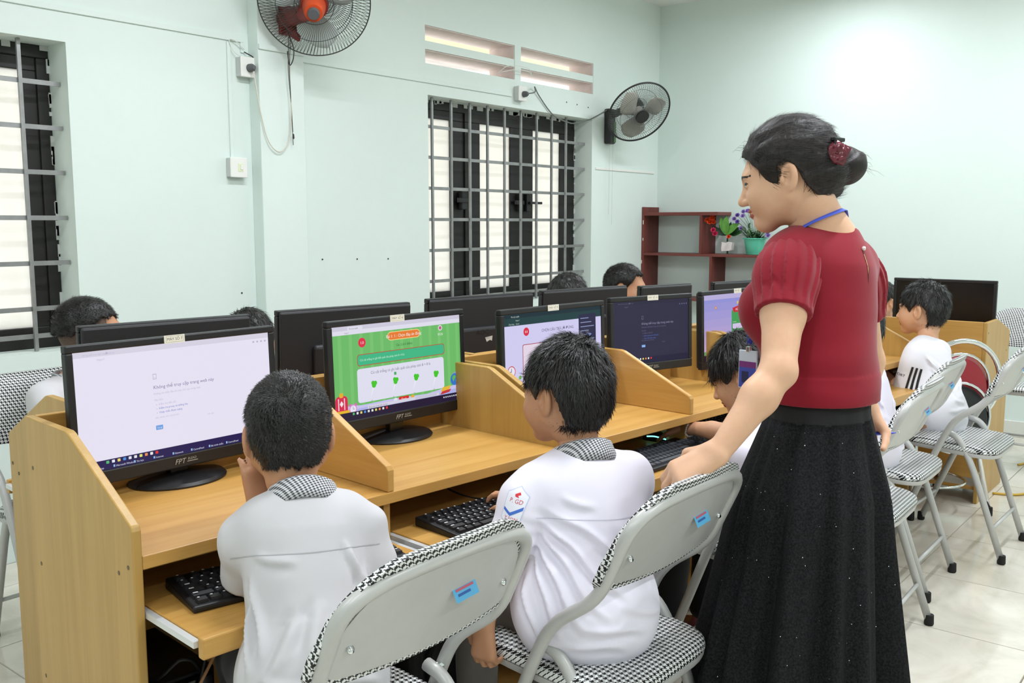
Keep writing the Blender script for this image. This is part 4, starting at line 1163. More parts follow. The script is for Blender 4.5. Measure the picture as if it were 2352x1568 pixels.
# ------------------------------------------------------------------ organic shapes: distance fields meshed with surface nets
class Field:
    def __init__(s, lo, hi, h):
        s.lo = np.array(lo, np.float32); s.h = h
        s.n = (np.ceil((np.array(hi) - np.array(lo)) / h).astype(int) + 1)
        s.d = np.full(tuple(s.n), .5, np.float32)
    def sub(s, lo, hi):
        a = np.clip(np.floor((np.array(lo) - s.lo) / s.h).astype(int), 0, s.n)
        b = np.clip(np.ceil((np.array(hi) - s.lo) / s.h).astype(int) + 1, 0, s.n)
        if np.any(b <= a): return None, None
        ax = [s.lo[i] + s.h * np.arange(a[i], b[i], dtype=np.float32) for i in range(3)]
        P = np.stack(np.meshgrid(*ax, indexing='ij'), -1)
        return tuple(slice(a[i], b[i]) for i in range(3)), P
    def put(s, prim, k=.0, op='u'):
        fn, lo, hi = prim; m = k + 3 * s.h
        sl, P = s.sub(np.array(lo) - m, np.array(hi) + m)
        if sl is None: return s
        e = fn(P).astype(np.float32); d = s.d[sl]
        if op == 'u':
            if k > 0:
                h = np.maximum(k - np.abs(d - e), 0) / k; s.d[sl] = np.minimum(d, e) - h * h * k * .25
            else: s.d[sl] = np.minimum(d, e)
        elif op == 's':
            e = -e
            if k > 0:
                h = np.maximum(k - np.abs(d - e), 0) / k; s.d[sl] = np.maximum(d, e) + h * h * k * .25
            else: s.d[sl] = np.maximum(d, e)
        return s
    def grid(s):
        ax = [s.lo[i] + s.h * np.arange(s.n[i], dtype=np.float32) for i in range(3)]
        return np.stack(np.meshgrid(*ax, indexing='ij'), -1)
    def cut(s, p, n):
        """keep the side where (x-p).n < 0"""
        n = unit(n); ax = [s.lo[i] + s.h * np.arange(s.n[i], dtype=np.float32) for i in range(3)]
        e = (ax[0][:, None, None] - p[0]) * n[0] + (ax[1][None, :, None] - p[1]) * n[1] + (ax[2][None, None, :] - p[2]) * n[2]
        s.d = np.maximum(s.d, e.astype(np.float32)); return s
    def disp(s, fn, band=.03):
        idx = np.argwhere(np.abs(s.d) < band)
        P = s.lo + idx * s.h
        s.d[tuple(idx.T)] += fn(P).astype(np.float32); return s
    def mesh(s, smooth=1):
        d = s.d; neg = d < 0
        d[0], d[-1] = np.maximum(d[0], .001), np.maximum(d[-1], .001)
        d[:, 0], d[:, -1] = np.maximum(d[:, 0], .001), np.maximum(d[:, -1], .001)
        d[:, :, 0], d[:, :, -1] = np.maximum(d[:, :, 0], .001), np.maximum(d[:, :, -1], .001)
        neg = d < 0
        cnt = np.zeros(tuple(np.array(d.shape) - 1), np.uint8)
        cs = [(i, j, k) for i in (0, 1) for j in (0, 1) for k in (0, 1)]
        for (i, j, k) in cs:
            cnt += neg[i:d.shape[0]-1+i, j:d.shape[1]-1+j, k:d.shape[2]-1+k]
        cells = (cnt > 0) & (cnt < 8)
        ci = np.argwhere(cells); N = len(ci)
        idx = np.full(cells.shape, -1, np.int32); idx[cells] = np.arange(N)
        acc = np.zeros((N, 3), np.float32); m = np.zeros(N, np.float32)
        cv = {c: d[ci[:, 0]+c[0], ci[:, 1]+c[1], ci[:, 2]+c[2]] for c in cs}
        for a in cs:
            for ax in range(3):
                if a[ax]: continue
                b = list(a); b[ax] = 1; b = tuple(b)
                da, db = cv[a], cv[b]; x = (da < 0) != (db < 0)
                t = np.where(x, da / np.where(x, da - db, 1), 0)
                p = np.tile(np.array(a, np.float32), (N, 1)); p[:, ax] = t
                acc[x] += p[x]; m[x] += 1
        v = s.lo + s.h * (ci + acc / m[:, None])
        Q = []
        for ax in range(3):
            o1, o2 = [(1, 2), (2, 0), (0, 1)][ax]
            A = [slice(None)]*3; B = [slice(None)]*3
            A[ax] = slice(0, -1); B[ax] = slice(1, None)
            x = neg[tuple(A)] != neg[tuple(B)]
            e = np.argwhere(x)
            e = e[(e[:, o1] > 0) & (e[:, o2] > 0) & (e[:, o1] < d.shape[o1]-1) & (e[:, o2] < d.shape[o2]-1)]
            def cell(u, w):
                c = e.copy(); c[:, o1] -= u; c[:, o2] -= w; return idx[c[:, 0], c[:, 1], c[:, 2]]
            q = np.stack([cell(1, 1), cell(0, 1), cell(0, 0), cell(1, 0)], 1)
            fl = neg[tuple(A)][tuple(e.T)]
            q[~fl] = q[~fl][:, ::-1]
            Q.append(q)
        Q = np.concatenate(Q); Q = Q[(Q >= 0).all(1)]
        for _ in range(smooth):
            a = Q.ravel(); b = np.roll(Q, -1, 1).ravel()
            sm = np.zeros((N, 3)); c = np.bincount(a, minlength=N) + np.bincount(b, minlength=N)
            for i in range(3): sm[:, i] = np.bincount(a, v[b, i], N) + np.bincount(b, v[a, i], N)
            v = .5*v + .5*sm / np.maximum(c, 1)[:, None]
        return v, Q

def cap(a, b, ra, rb):
    a, b = np.asarray(a, float), np.asarray(b, float); ba = b - a; L = max(ba @ ba, 1e-9)
    def f(P):
        pa = P - a; t = np.clip(pa @ ba / L, 0, 1)
        return np.linalg.norm(pa - t[..., None]*ba, axis=-1) - (ra + (rb-ra)*t)
    r = max(ra, rb); return f, np.minimum(a, b) - r, np.maximum(a, b) + r
def ell(c, r, R=None):
    c = np.asarray(c, float); r = np.asarray(r, float); R = np.eye(3) if R is None else np.asarray(R)
    def f(P):
        q = (P - c) @ R
        k0 = np.linalg.norm(q / r, axis=-1); k1 = np.linalg.norm(q / (r*r), axis=-1)
        return k0*(k0-1)/np.maximum(k1, 1e-6)
    e = np.abs(R) @ r; return f, c - e, c + e
def wave(seed, n, fmin, fmax, stretch=(1, 1, 1), R=None):
    """smooth pseudo-noise made of sines"""
    rg = np.random.RandomState(seed); D = rg.normal(size=(n, 3)); D /= np.linalg.norm(D, axis=1)[:, None]
    D *= rg.uniform(fmin, fmax, (n, 1)); D *= np.array(stretch); ph = rg.uniform(0, 6.28, n)
    if R is not None: D = D @ np.asarray(R).T
    return lambda P: np.sin(P @ D.T + ph).sum(-1) / math.sqrt(n)

def net_object(name, v, Q, mats, parent, mi=None, smooth=True):
    me = bpy.data.meshes.new(name)
    me.vertices.add(len(v)); me.vertices.foreach_set('co', np.ascontiguousarray(v, np.float32).ravel())
    me.loops.add(Q.size); me.loops.foreach_set('vertex_index', Q.ravel().astype(np.int32))
    me.polygons.add(len(Q)); me.polygons.foreach_set('loop_start', np.arange(0, Q.size, 4, dtype=np.int32))
    me.polygons.foreach_set('loop_total', np.full(len(Q), 4, np.int32))
    o = link(name, me, mats, parent)
    if mi is not None: me.polygons.foreach_set('material_index', mi.astype(np.int32))
    me.polygons.foreach_set('use_smooth', np.ones(len(Q), bool))
    me.update(calc_edges=True); me.validate()
    return o

def join_nets(parts):
    vs, qs, ms, b = [], [], [], 0
    for (v, q, m) in parts:
        vs.append(v); qs.append(q + b); ms.append(m); b += len(v)
    return np.concatenate(vs), np.concatenate(qs), np.concatenate(ms)

def normals(v, Q):
    a, b, c, e = v[Q[:, 0]], v[Q[:, 1]], v[Q[:, 2]], v[Q[:, 3]]
    n = np.cross(c-a, e-b); n /= np.linalg.norm(n, axis=1)[:, None] + 1e-12
    return (a+b+c+e)/4, n

# ------------------------------------------------------------------ materials of people
def skin(name, rgb):
    if name in MATS: return MATS[name]
    t = NT(name); f = t.noise(t.geo(), 26, 4, .6); c = lin(rgb)
    col = t.ramp(f, [(.3, tuple(a*b for a, b in zip(c[:3], (.93, .88, .86))) + (1,)), (.7, c)])
    t.bsdf(col, .5, 0, t.bump(t.noise(t.geo(), 420, 3), .06, .001), .4, **{'Subsurface Weight': .12, 'Subsurface Radius': (.012, .006, .003), 'Subsurface Scale': .6})
    MATS[name] = t.m; return t.m
SKINW = skin('skin_woman', (222, 178, 146))
SKINK = skin('skin_child', (196, 146, 112))
SKINL = skin('skin_child_light', (214, 166, 132))
STUB = plain('hair_stubble', (92, 74, 62), .7, var=.35, vscale=300)
LIPS = plain('lips', (168, 92, 82), .4)
EYEW = plain('eye_white', (196, 186, 176), .4)
EYEB = plain('eye_dark', (22, 16, 13), .15)
def hairm(name, rgb, rough=.42):
    if name in MATS: return MATS[name]
    t = NT(name); c = lin(rgb); f = t.noise(t.mapping(t.geo(), (160, 160, 26)), 1, 3, .6)
    t.bsdf(t.ramp(f, [(.3, tuple(x*.5 for x in c[:3])+(1,)), (.75, tuple(x*1.5 for x in c[:3])+(1,))]), rough, 0, t.bump(f, .35, .004), .45)
    MATS[name] = t.m; return t.m
HAIRB = hairm('hair_black', (26, 23, 22))
HAIRBR = hairm('hair_black_brown', (30, 23, 21), .5)
def cloth(name, rgb, rough=.8, weave=900, bump=.08, var=.03):
    if name in MATS: return MATS[name]
    t = NT(name); c = lin(rgb); f = t.noise(t.geo(), 9, 3, .6)
    col = t.ramp(f, [(.3, tuple(x*(1-var) for x in c[:3])+(1,)), (.7, c)])
    t.bsdf(col, rough, 0, t.bump(t.noise(t.geo(), weave, 2), bump, .001), .2, **{'Sheen Weight': .15})
    MATS[name] = t.m; return t.m
SHIRTG = cloth('shirt_pale_grey', (205, 203, 206))
SHIRTW = cloth('shirt_white', (238, 234, 247))
TEEW = cloth('tee_white', (234, 233, 240))
REDB = cloth('red_blouse', (140, 20, 38), .75, 700, .1, .08)
PANTG = cloth('trousers_grey', (112, 106, 100)); PANTN = cloth('trousers_navy', (30, 32, 44)); PANTB = cloth('trousers_black', (24, 24, 27))
SHOE = plain('shoe_dark', (40, 38, 40), .6); SANDAL = plain('sandal_pink', (176, 104, 118), .6)
GING = checks('gingham_collar', .0065, (58, 58, 62), (226, 226, 230), 'gingham', .8)

# ------------------------------------------------------------------ heads
def head_frame(c, az, pitch=0.0, roll=0.0, s=1.0):
    R = rotz(math.radians(az - 90)) @ rotx(math.radians(-pitch)) @ roty(math.radians(roll))
    return np.asarray(c, float), R, s

def head_prims(F, fr, child=True):
    c, R, s = fr
    T = lambda p: c + R @ (np.asarray(p, float)*s)
    def E(p, r, k, op='u', Rl=None): F.put(ell(T(p), np.asarray(r)*s, R if Rl is None else R @ Rl), k*s, op)
    def C(a, b, ra, rb, k, op='u'): F.put(cap(T(a), T(b), ra*s, rb*s), k*s, op)
    fz = .93 if child else 1.0
    E((0, -.014, .030), (.074, .094, .084), .0)
    E((0, .030, -.028*fz), (.060, .062, .080*fz), .03)
    for sx in (-1, 1):
        C((sx*.050, .004, -.045*fz), (sx*.014, .066, -.094*fz), .024, .017, .03)
        E((sx*.036, .056, -.036*fz), (.027, .030, .030), .03)
    E((0, .072, -.096*fz), (.020, .017, .014), .022)
    E((0, .078, .018), (.044, .014, .012), .025)
    C((0, .086, .006), (0, .105, -.030*fz), .007, .0105, .014)
    E((0, .107, -.034*fz), (.0105, .010, .0085), .008)
    for sx in (-1, 1):
        E((sx*.0115, .098, -.037*fz), (.007, .0085, .0065), .006)
        E((sx*.032, .097, .001), (.019, .012, .0095), .016, 's')
        E((sx*.031, .0785, .000), (.0150, .0125, .0105), .006)
        # ears
        Rl = rotz(sx*math.radians(18)) @ rotx(math.radians(12))
        E((sx*.078, -.012, -.010), (.0095, .020, .032), .008, 'u', Rl)
        E((sx*.0890, -.007, -.006), (.0105, .0115, .0215), .003, 's', Rl)
        E((sx*.0795, .003, -.014), (.0055, .0055, .009), .004, 'u', Rl)
    E((0, .0925, -.0595*fz), (.022, .0090, .0058), .007)
    E((0, .0905, -.0712*fz), (.018, .0095, .0064), .007)
    F.put(cap(T((-.022, .0995, -.0655*fz)), T((.022, .0995, -.0655*fz)), .0018*s, .0018*s), .003*s, 's')
    C((0, -.03, -.03), (0, -.028, -.085), .052, .048, .03)

def head_mats(v, Q, fr, child=True, stubble=False):
    """0 skin 1 lips 2 eye white 3 eye dark 4 hair (brows)"""
    c, R, s = fr; ctr = v[Q].mean(1); p = ((ctr - c) @ R)/s
    x, y, z = np.abs(p[:, 0]), p[:, 1], p[:, 2]; fz = .93 if child else 1.0
    mi = np.zeros(len(Q), int)
    mi[(y > .082) & (x < .0235) & (((z+.0595*fz)/.0068)**2 + (x/.024)**2 < 1)] = 1
    mi[(y > .082) & (((z+.0715*fz)/.0078)**2 + (x/.021)**2 < 1)] = 1
    e = ((x-.0315)/.0135)**2 + ((z+.0008)/.0038)**2
    mi[(y > .07) & (e < 1)] = 2
    mi[(y > .07) & (e < 1) & (np.hypot(x-.0325, z) < .0056)] = 3
    mi[(y > .07) & (e >= 1) & (((x-.0315)/.0165)**2 + ((z-.002)/.0070)**2 < 1) & (z > .001)] = 3
    bz = .021 - .00015*0 - 9*(x-.031)**2
    mi[(y > .055) & (x > .011) & (x < .052) & (np.abs(z-bz) < .0030 - .05*np.maximum(x-.03, 0))] = 4
    if stubble:
        xx = p[:, 0]; ln = np.interp(y, [-.2, -.07, -.03, .0, .02, .04, .06], [-.075, -.07, -.03, .0, -.015, .02, .05])
        ear = (np.abs(y+.012) < .030) & (np.abs(z+.012) < .042) & (x > .070)
        mi[(z > ln) & (y < .05) & ~ear] = 5
    return mi

def strands(name, v, Q, sel, count, length, flow, mat, parent, width=.0011, lift=.35, seed=1, jitter=.25):
    rg = np.random.RandomState(seed); c, n = normals(v, Q); ids = np.flatnonzero(sel(c, n))
    if not len(ids): return None
    k = rg.choice(ids, count); p = c[k] + rg.normal(size=(count, 3))*.0015; nn = n[k]
    f = flow(p, nn) + rg.normal(size=(count, 3))*jitter
    f -= nn*(f*nn).sum(1)[:, None]; f /= np.linalg.norm(f, axis=1)[:, None] + 1e-9
    L = (length*rg.uniform(.6, 1.25, count))[:, None]
    sd = np.cross(f, nn); w = width*rg.uniform(.7, 1.3, (count, 1))
    d1 = f*(1-lift) + nn*lift; d2 = f*(1-lift*.4) + nn*lift*.4
    q1 = p + d1*L*.5; q2 = q1 + d2*L*.5
    vs = np.stack([p - sd*w - nn*.002, p + sd*w - nn*.002, q1 - sd*w*.7, q1 + sd*w*.7, q2], 1).reshape(-1, 3)
    b = np.arange(count)*5
    me = bpy.data.meshes.new(name)
    fs = np.concatenate([np.stack([b, b+1, b+3, b+2], 1)]).tolist() + np.stack([b+2, b+3, b+4], 1).tolist()
    me.from_pydata(vs.tolist(), [], fs)
    o = link(name, me, mat, parent); tag(o, kind='stuff'); return o

def short_hair(fr, style, parent, mat, h=.003, seed=0, n=5000, name='hair'):
    """cap of hair over the skull; style dict: fringe (lowest z at the forehead), nape z, thick"""
    c, R, s = fr; T = lambda p: c + R @ (np.asarray(p, float)*s)
    F = Field(c - .16*s, c + .16*s, h)
    th = style.get('thick', .012); vol = style.get('vol', 0.0)
    F.put(ell(T((0, -.016, .031)), V(.074+th, .093+th, .084+th+vol)*s, R))
    F.put(ell(T((0, -.045, -.005)), V(.066+th*.7, .055+th*.7, .075)*s, R), .03*s)
    for (p, r) in style.get('lumps', ()): F.put(ell(T(p), V(*r)*s, R), .015*s)
    G = F.grid(); p = ((G - c) @ R)/s; x, y, z = np.abs(p[..., 0]), p[..., 1], p[..., 2]
    # hairline: forehead, temple, in front of the ear, round the ear, nape
    zf = style.get('fringe', .062); zs = style.get('side', -.005); zn = style.get('nape', -.075); ye = style.get('burn', .020)
    wob = .004*np.sin(p[..., 0]*310+1) + .003*np.sin(p[..., 0]*170+p[..., 1]*120)
    hl = np.where(y > .052, zf - style.get('arch', .25)*np.maximum(x-.035, 0) + wob, np.where(y > ye, zf + (zs - zf)*np.clip((.052 - y)/(.052-ye), 0, 1)**.7, 0))
    back = zn + (zs - zn)*np.clip((y + .055)/(ye+.055), 0, 1)**1.6
    ear = .024 + .012 - 1.0*np.abs(y + .012)
    back = np.where((y > -.048) & (x > .05), np.maximum(back, np.minimum(ear, .03)), back)
    line = np.where(y > ye, hl, back) + (wob if style.get('ragged', True) else 0)*.6
    F.d = np.maximum(F.d, ((line - z)*s*.8).astype(np.float32))
    # keep the inside of the skull open towards the face
    if style.get('strand_bump', True):
        w = wave(seed+7, 14, 160, 420, (1, 1, .35), R)
        F.disp(lambda P: w(P)*style.get('rough', .0012)*s)
    v, Q = F.mesh(1)
    o = net_object(name, v, Q, mat, parent)
    wh = T(style.get('whorl', (.0, -.075, .075)))
    up = R @ V(0, 0, 1)
    def flow(P, N):
        d = P - wh; r = np.linalg.norm(d, axis=1)[:, None]
        return d/(r+1e-6) + .5*np.cross(N, d/(r+1e-6)) + np.array([0, 0, -style.get('fall', .3)])
    def keep(C, N):
        q = ((C - c) @ R)/s
        return (((C - c)*N).sum(1) > 0) & ~((np.abs(q[:, 0]) > .055) & (q[:, 2] < .030) & (q[:, 1] > -.055))
    if n:
        strands('hair_strands', v, Q, keep, n, style.get('len', .018)*s, flow, mat, o, style.get('sw', .0011), style.get('lift', .3), seed+1, style.get('jit', .25))
    return o

# ------------------------------------------------------------------ hands and arms
def hand_prims(F, wrist, d, nrm, thumb, s=1.0, curl=.6, spread=.1, k=.008, thumb_curl=.4):
    """d: wrist to knuckles; nrm: out of the back of the hand; thumb: +1/-1 side along cross(d,nrm)"""
    d = unit(d); nrm = unit(nrm - d*(np.asarray(nrm) @ d)); sd = np.cross(d, nrm)*thumb
    w = np.asarray(wrist, float); pl = .085*s
    for t, r in ((-.026, .0135), (-.009, .0145), (.009, .0145), (.026, .0135)):
        F.put(cap(w + sd*t*.5*s*-1*-1 + d*.005, w + d*pl + sd*t*s, .015*s, r*s), .012*s)
    fl = [.066, .075, .070, .054]; off = [.029, .010, -.010, -.028]
    for i in range(4):
        p = w + d*(pl + (.004, .008, .005, -.004)[i]*s) + sd*off[i]*s
        dd = unit(d + sd*(1.5-i)*spread*.5); a = 0.0
        for j, (fr_, r0, r1) in enumerate(((.46, .0093, .0085), (.30, .0085, .0078), (.24, .0078, .0066))):
            a += curl*(.8, 1.0, .8)[j]
            dir_ = dd*math.cos(a) - nrm*math.sin(a)
            q = p + dir_*fl[i]*fr_*s
            F.put(cap(p, q, r0*s, r1*s), .004*s); p = q
    p = w + d*.022*s + sd*.026*s - nrm*.006*s
    t1 = unit(sd*.75 + d*.75 - nrm*.25); q = p + t1*.042*s
    F.put(cap(w + d*.01*s + sd*.012*s, q, .017*s, .0115*s), .012*s)
    t2 = unit(d*.9 + sd*.2 - nrm*(.2+thumb_curl)); r = q + t2*.030*s; F.put(cap(q, r, .0108*s, .0092*s), .004*s)
    t3 = unit(d*.9 - sd*.1 - nrm*(.2+thumb_curl*1.4)); F.put(cap(r, r + t3*.024*s, .0092*s, .0075*s), .003*s)

def elbow(sh, wr, l1, l2, hint):
    sh, wr = np.asarray(sh, float), np.asarray(wr, float); v = wr - sh; D = np.linalg.norm(v); dd = min(D, (l1+l2)*.999)
    a = (l1*l1 - l2*l2 + dd*dd)/(2*dd); hh = math.sqrt(max(l1*l1 - a*a, 1e-6))
    d = v/D; hn = np.asarray(hint, float); hn = unit(hn - d*(hn @ d))
    return sh + d*a*(D/dd) + hn*hh

# ------------------------------------------------------------------ children
def folds(seed, R, P0, B, lines, amp=.0030):
    """soft random sag plus fold lines given in unwrapped torso coordinates (x round the body from the spine, y up the spine, metres)"""
    w1 = wave(seed, 6, 14, 34, (1.0, 1.0, .45), R); w2 = wave(seed+1, 8, 45, 95, (1.0, 1.0, .55), R)
    def f(P):
        d = amp*.7*w1(P) + amp*.22*w2(P)
        q = (P - P0) @ B; th = np.arctan2(q[:, 0], -q[:, 1]); x = th*.115; y = q[:, 2]
        for (x0, y0, x1, y1, a, w) in lines:
            L = math.hypot(x1-x0, y1-y0); ux, uy = (x1-x0)/L, (y1-y0)/L
            t = (x-x0)*ux + (y-y0)*uy; n = -(x-x0)*uy + (y-y0)*ux + .004*np.sin(t*45)
            env = np.clip(t/(.25*L), 0, 1)*np.clip((L-t)/(.35*L), 0, 1)
            d = d - a*env*(np.exp(-(n/w)**2) - .75*np.exp(-((n+1.7*w)/w)**2))
        return d
    return f

def rand_folds(seed, n=9):
    rg = random.Random(seed); out = []
    for k in range(n):
        s = rg.choice((-1, 1)); x0 = s*rg.uniform(.10, .15); y0 = rg.uniform(.14, .24)
        out.append((x0, y0, x0 - s*rg.uniform(.05, .13), y0 - rg.uniform(.05, .16), rg.uniform(.004, .008), rg.uniform(.006, .010)))
    for k in range(5):
        x0 = rg.uniform(-.14, .02); y0 = rg.uniform(-.02, .08); out.append((x0, y0, x0+rg.uniform(.06, .14), y0+rg.uniform(-.02, .02), rg.uniform(.004, .007), .008))
    return out

def collar(parent, ctr, axis, fwd, r, h, mat, open_front=.35, name='collar', drop=.75, seg=48, ry=None):
    """folded shirt collar round the neck"""
    axis = unit(axis); fwd = unit(fwd - axis*(np.asarray(fwd) @ axis)); sd = np.cross(fwd, axis); ry = ry or r
    m = MB(); rows = [(0, 0.0), (.002, h*.95), (.006, h*1.06), (.013, h*.95), (.020, h*.30), (.022, -h*drop*.35), (.017, -h*drop*.30), (.010, h*.5)]
    def g(i, j):
        t = -math.pi/2 + math.pi + (i/(seg-1) - .5)*(2*math.pi - open_front*2) + 0
        t = math.pi/2 + open_front + (i/(seg-1))*(2*math.pi - 2*open_front)
        o, z = rows[j]
        fr = (1 - math.cos(t - math.pi/2))/2      # 0 at the front, 1 at the back
        z2 = z + (fr-.5)*.010 - (1-fr)*.010
        return np.asarray(ctr) + sd*(r+o)*math.cos(t) + fwd*(ry+o)*math.sin(t) + axis*z2
    m.grid(g, seg, len(rows))
    ob = m.build(name, mat, parent, smooth=True)
    return ob

def child(label, pelvis, neck, az, head, haz, hpitch=10, hroll=0, hands=(None, None), elbows=(None, None), shw=.112, skinm=None, shirt=None, pants=None,
          style=None, hair_n=5000, collar_mat=None, tee=False, hs=.90, res=.005, seed=0, sleeve=.80, hem=.05, knee_h=.44, arm_hint=(None, None), curl=(.5, .5), palm=(None, None),
          g=.82, shoes=None, hair_mat=None, thigh=.32, lines=None, drop=.045, u=(.175, .16), belly=0.0):
    skinm = skinm or SKINK; shirt = shirt or SHIRTW; pants = pants or PANTN; hair_mat = hair_mat or HAIRB
    o = thing('person', label, 'person', (pelvis[0], pelvis[1], 0))
    org = V(pelvis[0], pelvis[1], 0)
    R = rotz(math.radians(az - 90)); rt, fwd = R @ V(1, 0, 0), R @ V(0, 1, 0)
    P0, N0 = np.asarray(pelvis, float), np.asarray(neck, float); sp = unit(N0 - P0); L = np.linalg.norm(N0 - P0)
    fw2 = unit(fwd - sp*(fwd @ sp)); B = np.array([rt, fw2, sp]).T
    SL, SR = N0 - rt*shw - sp*drop, N0 + rt*shw - sp*drop
    HL, HR = P0 - rt*.07, P0 + rt*.07
    KL, KR = HL + fwd*thigh - rt*.025, HR + fwd*thigh + rt*.025
    KL[2] = KR[2] = knee_h
    AL, AR = KL + fwd*.02, KR + fwd*.02; AL[2] = AR[2] = .075
    arms = []
    for i, (sgn, S) in enumerate(((-1, SL), (1, SR))):
        tgt = hands[i] if hands[i] is not None else S + fwd*.16 - V(0, 0, .22)
        hint = arm_hint[i] if arm_hint[i] is not None else rt*sgn*.35 - V(0, 0, 1) - fwd*.4
        e = np.asarray(elbows[i], float) if elbows[i] is not None else elbow(S, tgt, u[0], u[1], hint)
        arms.append((sgn, S, e, np.asarray(tgt, float)))
    fr = head_frame(head, haz, hpitch, hroll, hs); hc = np.asarray(head, float)
    pts = [P0, N0, SL, SR, KL, KR, AL, AR, hc] + [a[3] for a in arms] + [a[2] for a in arms]
    lo, hi = np.min(pts, 0) - .16, np.max(pts, 0) + .16; lo[2] = max(lo[2], -.005)
    def torso(F, e=0.0):
        F.put(ell(P0 + sp*.0, V(.122*g+e, .098*g+e, .10), B))
        F.put(ell(P0 + sp*L*.34, V((.108+belly)*g+e, (.090+belly)*g+e, .13), B), .06)
        F.put(ell(P0 + sp*L*.66, V(.122*g+e, .096*g+e, .13), B), .06)
        F.put(cap(SL + rt*.015, SR - rt*.015, .040+e, .040+e), .05)
        F.put(cap(N0 - sp*.06, N0 - sp*.020, .062+e*.5, .042+e*.3), .04)
    # --- skin: one body
    Fb = Field(lo, hi, res); torso(Fb, -.010)
    nb = hc + fr[1] @ (V(0, -.028, -.075)*hs)
    Fb.put(cap(N0 - sp*.03, nb, .042, .041), .02)
    for i, (sgn, S, E_, Wr) in enumerate(arms):
        Fb.put(cap(S, E_, .033, .027), .02); Fb.put(cap(E_, E_*.6+Wr*.4, .0275, .0265), .012); Fb.put(cap(E_*.6+Wr*.4, Wr, .0265, .0185), .012)
        d = unit(Wr - E_)
        if palm[i] is not None: d, nr = unit(palm[i][0]), unit(palm[i][1])
        else: nr = V(0, 0, 1) + fwd*.2; d = unit(d + fwd*.6 + V(0, 0, .2))
        hand_prims(Fb, Wr, d, nr, -sgn, .76, curl[i])
    for H_, K_, A_ in ((HL, KL, AL), (HR, KR, AR)):
        Fb.put(cap(H_, K_, .058, .045), .03); Fb.put(cap(K_, A_, .043, .030), .02)
        Fb.put(cap(A_ - V(0, 0, .03), A_ + fwd*.10 - V(0, 0, .05), .028, .022), .02)
    vb, qb = Fb.mesh(2)
    Fh = Field(hc - .15, hc + .15, max(.0026, res*.6)); head_prims(Fh, fr, True); vh, qh = Fh.mesh(1)
    mh = head_mats(vh, qh, fr, True, bool((style or {}).get('stubble')))
    v, Q, mi = join_nets([(vb, qb, np.zeros(len(qb), int)), (vh, qh, mh)])
    net_object('body', v - org, Q, [skinm, LIPS, EYEW, EYEB, hair_mat, STUB], o, mi)
    # --- shirt
    Fs = Field(lo, hi, res); torso(Fs, .010)
    Fs.put(ell(P0 + sp*.02, V(.144*g+.014, .116*g+.014, .125), B), .05)
    Fs.cut(P0 - sp*hem, -sp)
    for (sgn, S, E_, Wr) in arms:
        d = unit(E_ - S); La = np.linalg.norm(E_ - S); e = S + d*La*sleeve
        Fv = Field(np.minimum(S, e) - .10, np.maximum(S, e) + .10, res)
        Fv.put(cap(S - rt*sgn*.02, S + d*.03, .046, .053)); Fv.put(cap(S + d*.02, e + d*.02, .052, .049), .02)
        wv = wave(seed*3+sgn+5, 6, 40, 90); Fv.disp(lambda P: .0022*wv(P)); Fv.cut(e, d)
        a = np.round((Fv.lo - Fs.lo)/res).astype(int)
        sl, P = Fs.sub(Fv.lo, Fv.lo + (Fv.n-1)*res)
        if sl is not None:
            # resample the sleeve on the shirt grid and blend it in
            ix = (P - Fv.lo)/res; i0 = np.clip(np.floor(ix + 1e-4).astype(int), 0, Fv.n - 2); fx = np.clip(ix - i0, 0, 1)
            val = 0
            for c in ((0,0,0),(1,0,0),(0,1,0),(0,0,1),(1,1,0),(1,0,1),(0,1,1),(1,1,1)):
                w = np.prod(np.where(np.array(c) == 1, fx, 1-fx), -1); val = val + w*Fv.d[i0[..., 0]+c[0], i0[..., 1]+c[1], i0[..., 2]+c[2]]
            dd = Fs.d[sl]; k = .012; h = np.maximum(k - np.abs(dd - val), 0)/k; Fs.d[sl] = (np.minimum(dd, val) - h*h*k*.25).astype(np.float32)
    Fs.disp(folds(20+seed, R, P0, B, rand_folds(seed) if lines is None else lines, .0038))
    Fs.put(cap(N0 - sp*.012, N0 + sp*.12, .040, .046), .008, 's')
    vs, qs = Fs.mesh(1)
    so = net_object('shirt', vs - org, qs, shirt, o)
    # --- trousers
    Fp = Field(lo, hi, max(res, .005))
    Fp.put(ell(P0, V(.118*g+.012, .100*g+.012, .095), B))
    for H_, K_, A_ in ((HL, KL, AL), (HR, KR, AR)):
        Fp.put(cap(H_ + fwd*.03, K_, .060, .055), .04); Fp.put(cap(K_, A_ + V(0, 0, .03), .055, .046), .03)
    w = wave(90+seed, 7, 25, 60); Fp.disp(lambda P: .002*w(P))
    vp, qp = Fp.mesh(1); net_object('trousers', vp - org, qp, pants, o)
    for A_ in (AL, AR):
        Fsh = Field(A_ - V(.12, .16, .09), A_ + V(.12, .20, .06), .006)
        Fsh.put(cap(A_ - V(0, 0, .045) - fwd*.03, A_ + fwd*.12 - V(0, 0, .05), .030, .027)); Fsh.put(cap(A_ - V(0, 0, .03), A_, .036, .034), .02); Fsh.cut(V(0, 0, .002), V(0, 0, -1))
        a, b = Fsh.mesh(1); net_object('shoe', a - org, b, shoes or SHOE, o)
    if collar_mat: collar(o, N0 - org - sp*.012 + fw2*.0, unit(sp + fw2*.12), fw2, .050, .035, collar_mat, .3)
    elif tee:
        m = MB(); m.tube([N0 - org + sp*(-.004 - .006*math.sin(t)) + rt*.049*math.cos(t) + fw2*.048*math.sin(t) for t in np.linspace(0, 2*math.pi, 40, endpoint=False)], .006, 8, True); m.build('neckband', shirt, o, smooth=True)
    fr_l = (fr[0] - org, fr[1], fr[2])
    ho = short_hair(fr_l, style or {}, o, hair_mat, .0032 if res < .0055 else .0045, seed, hair_n)
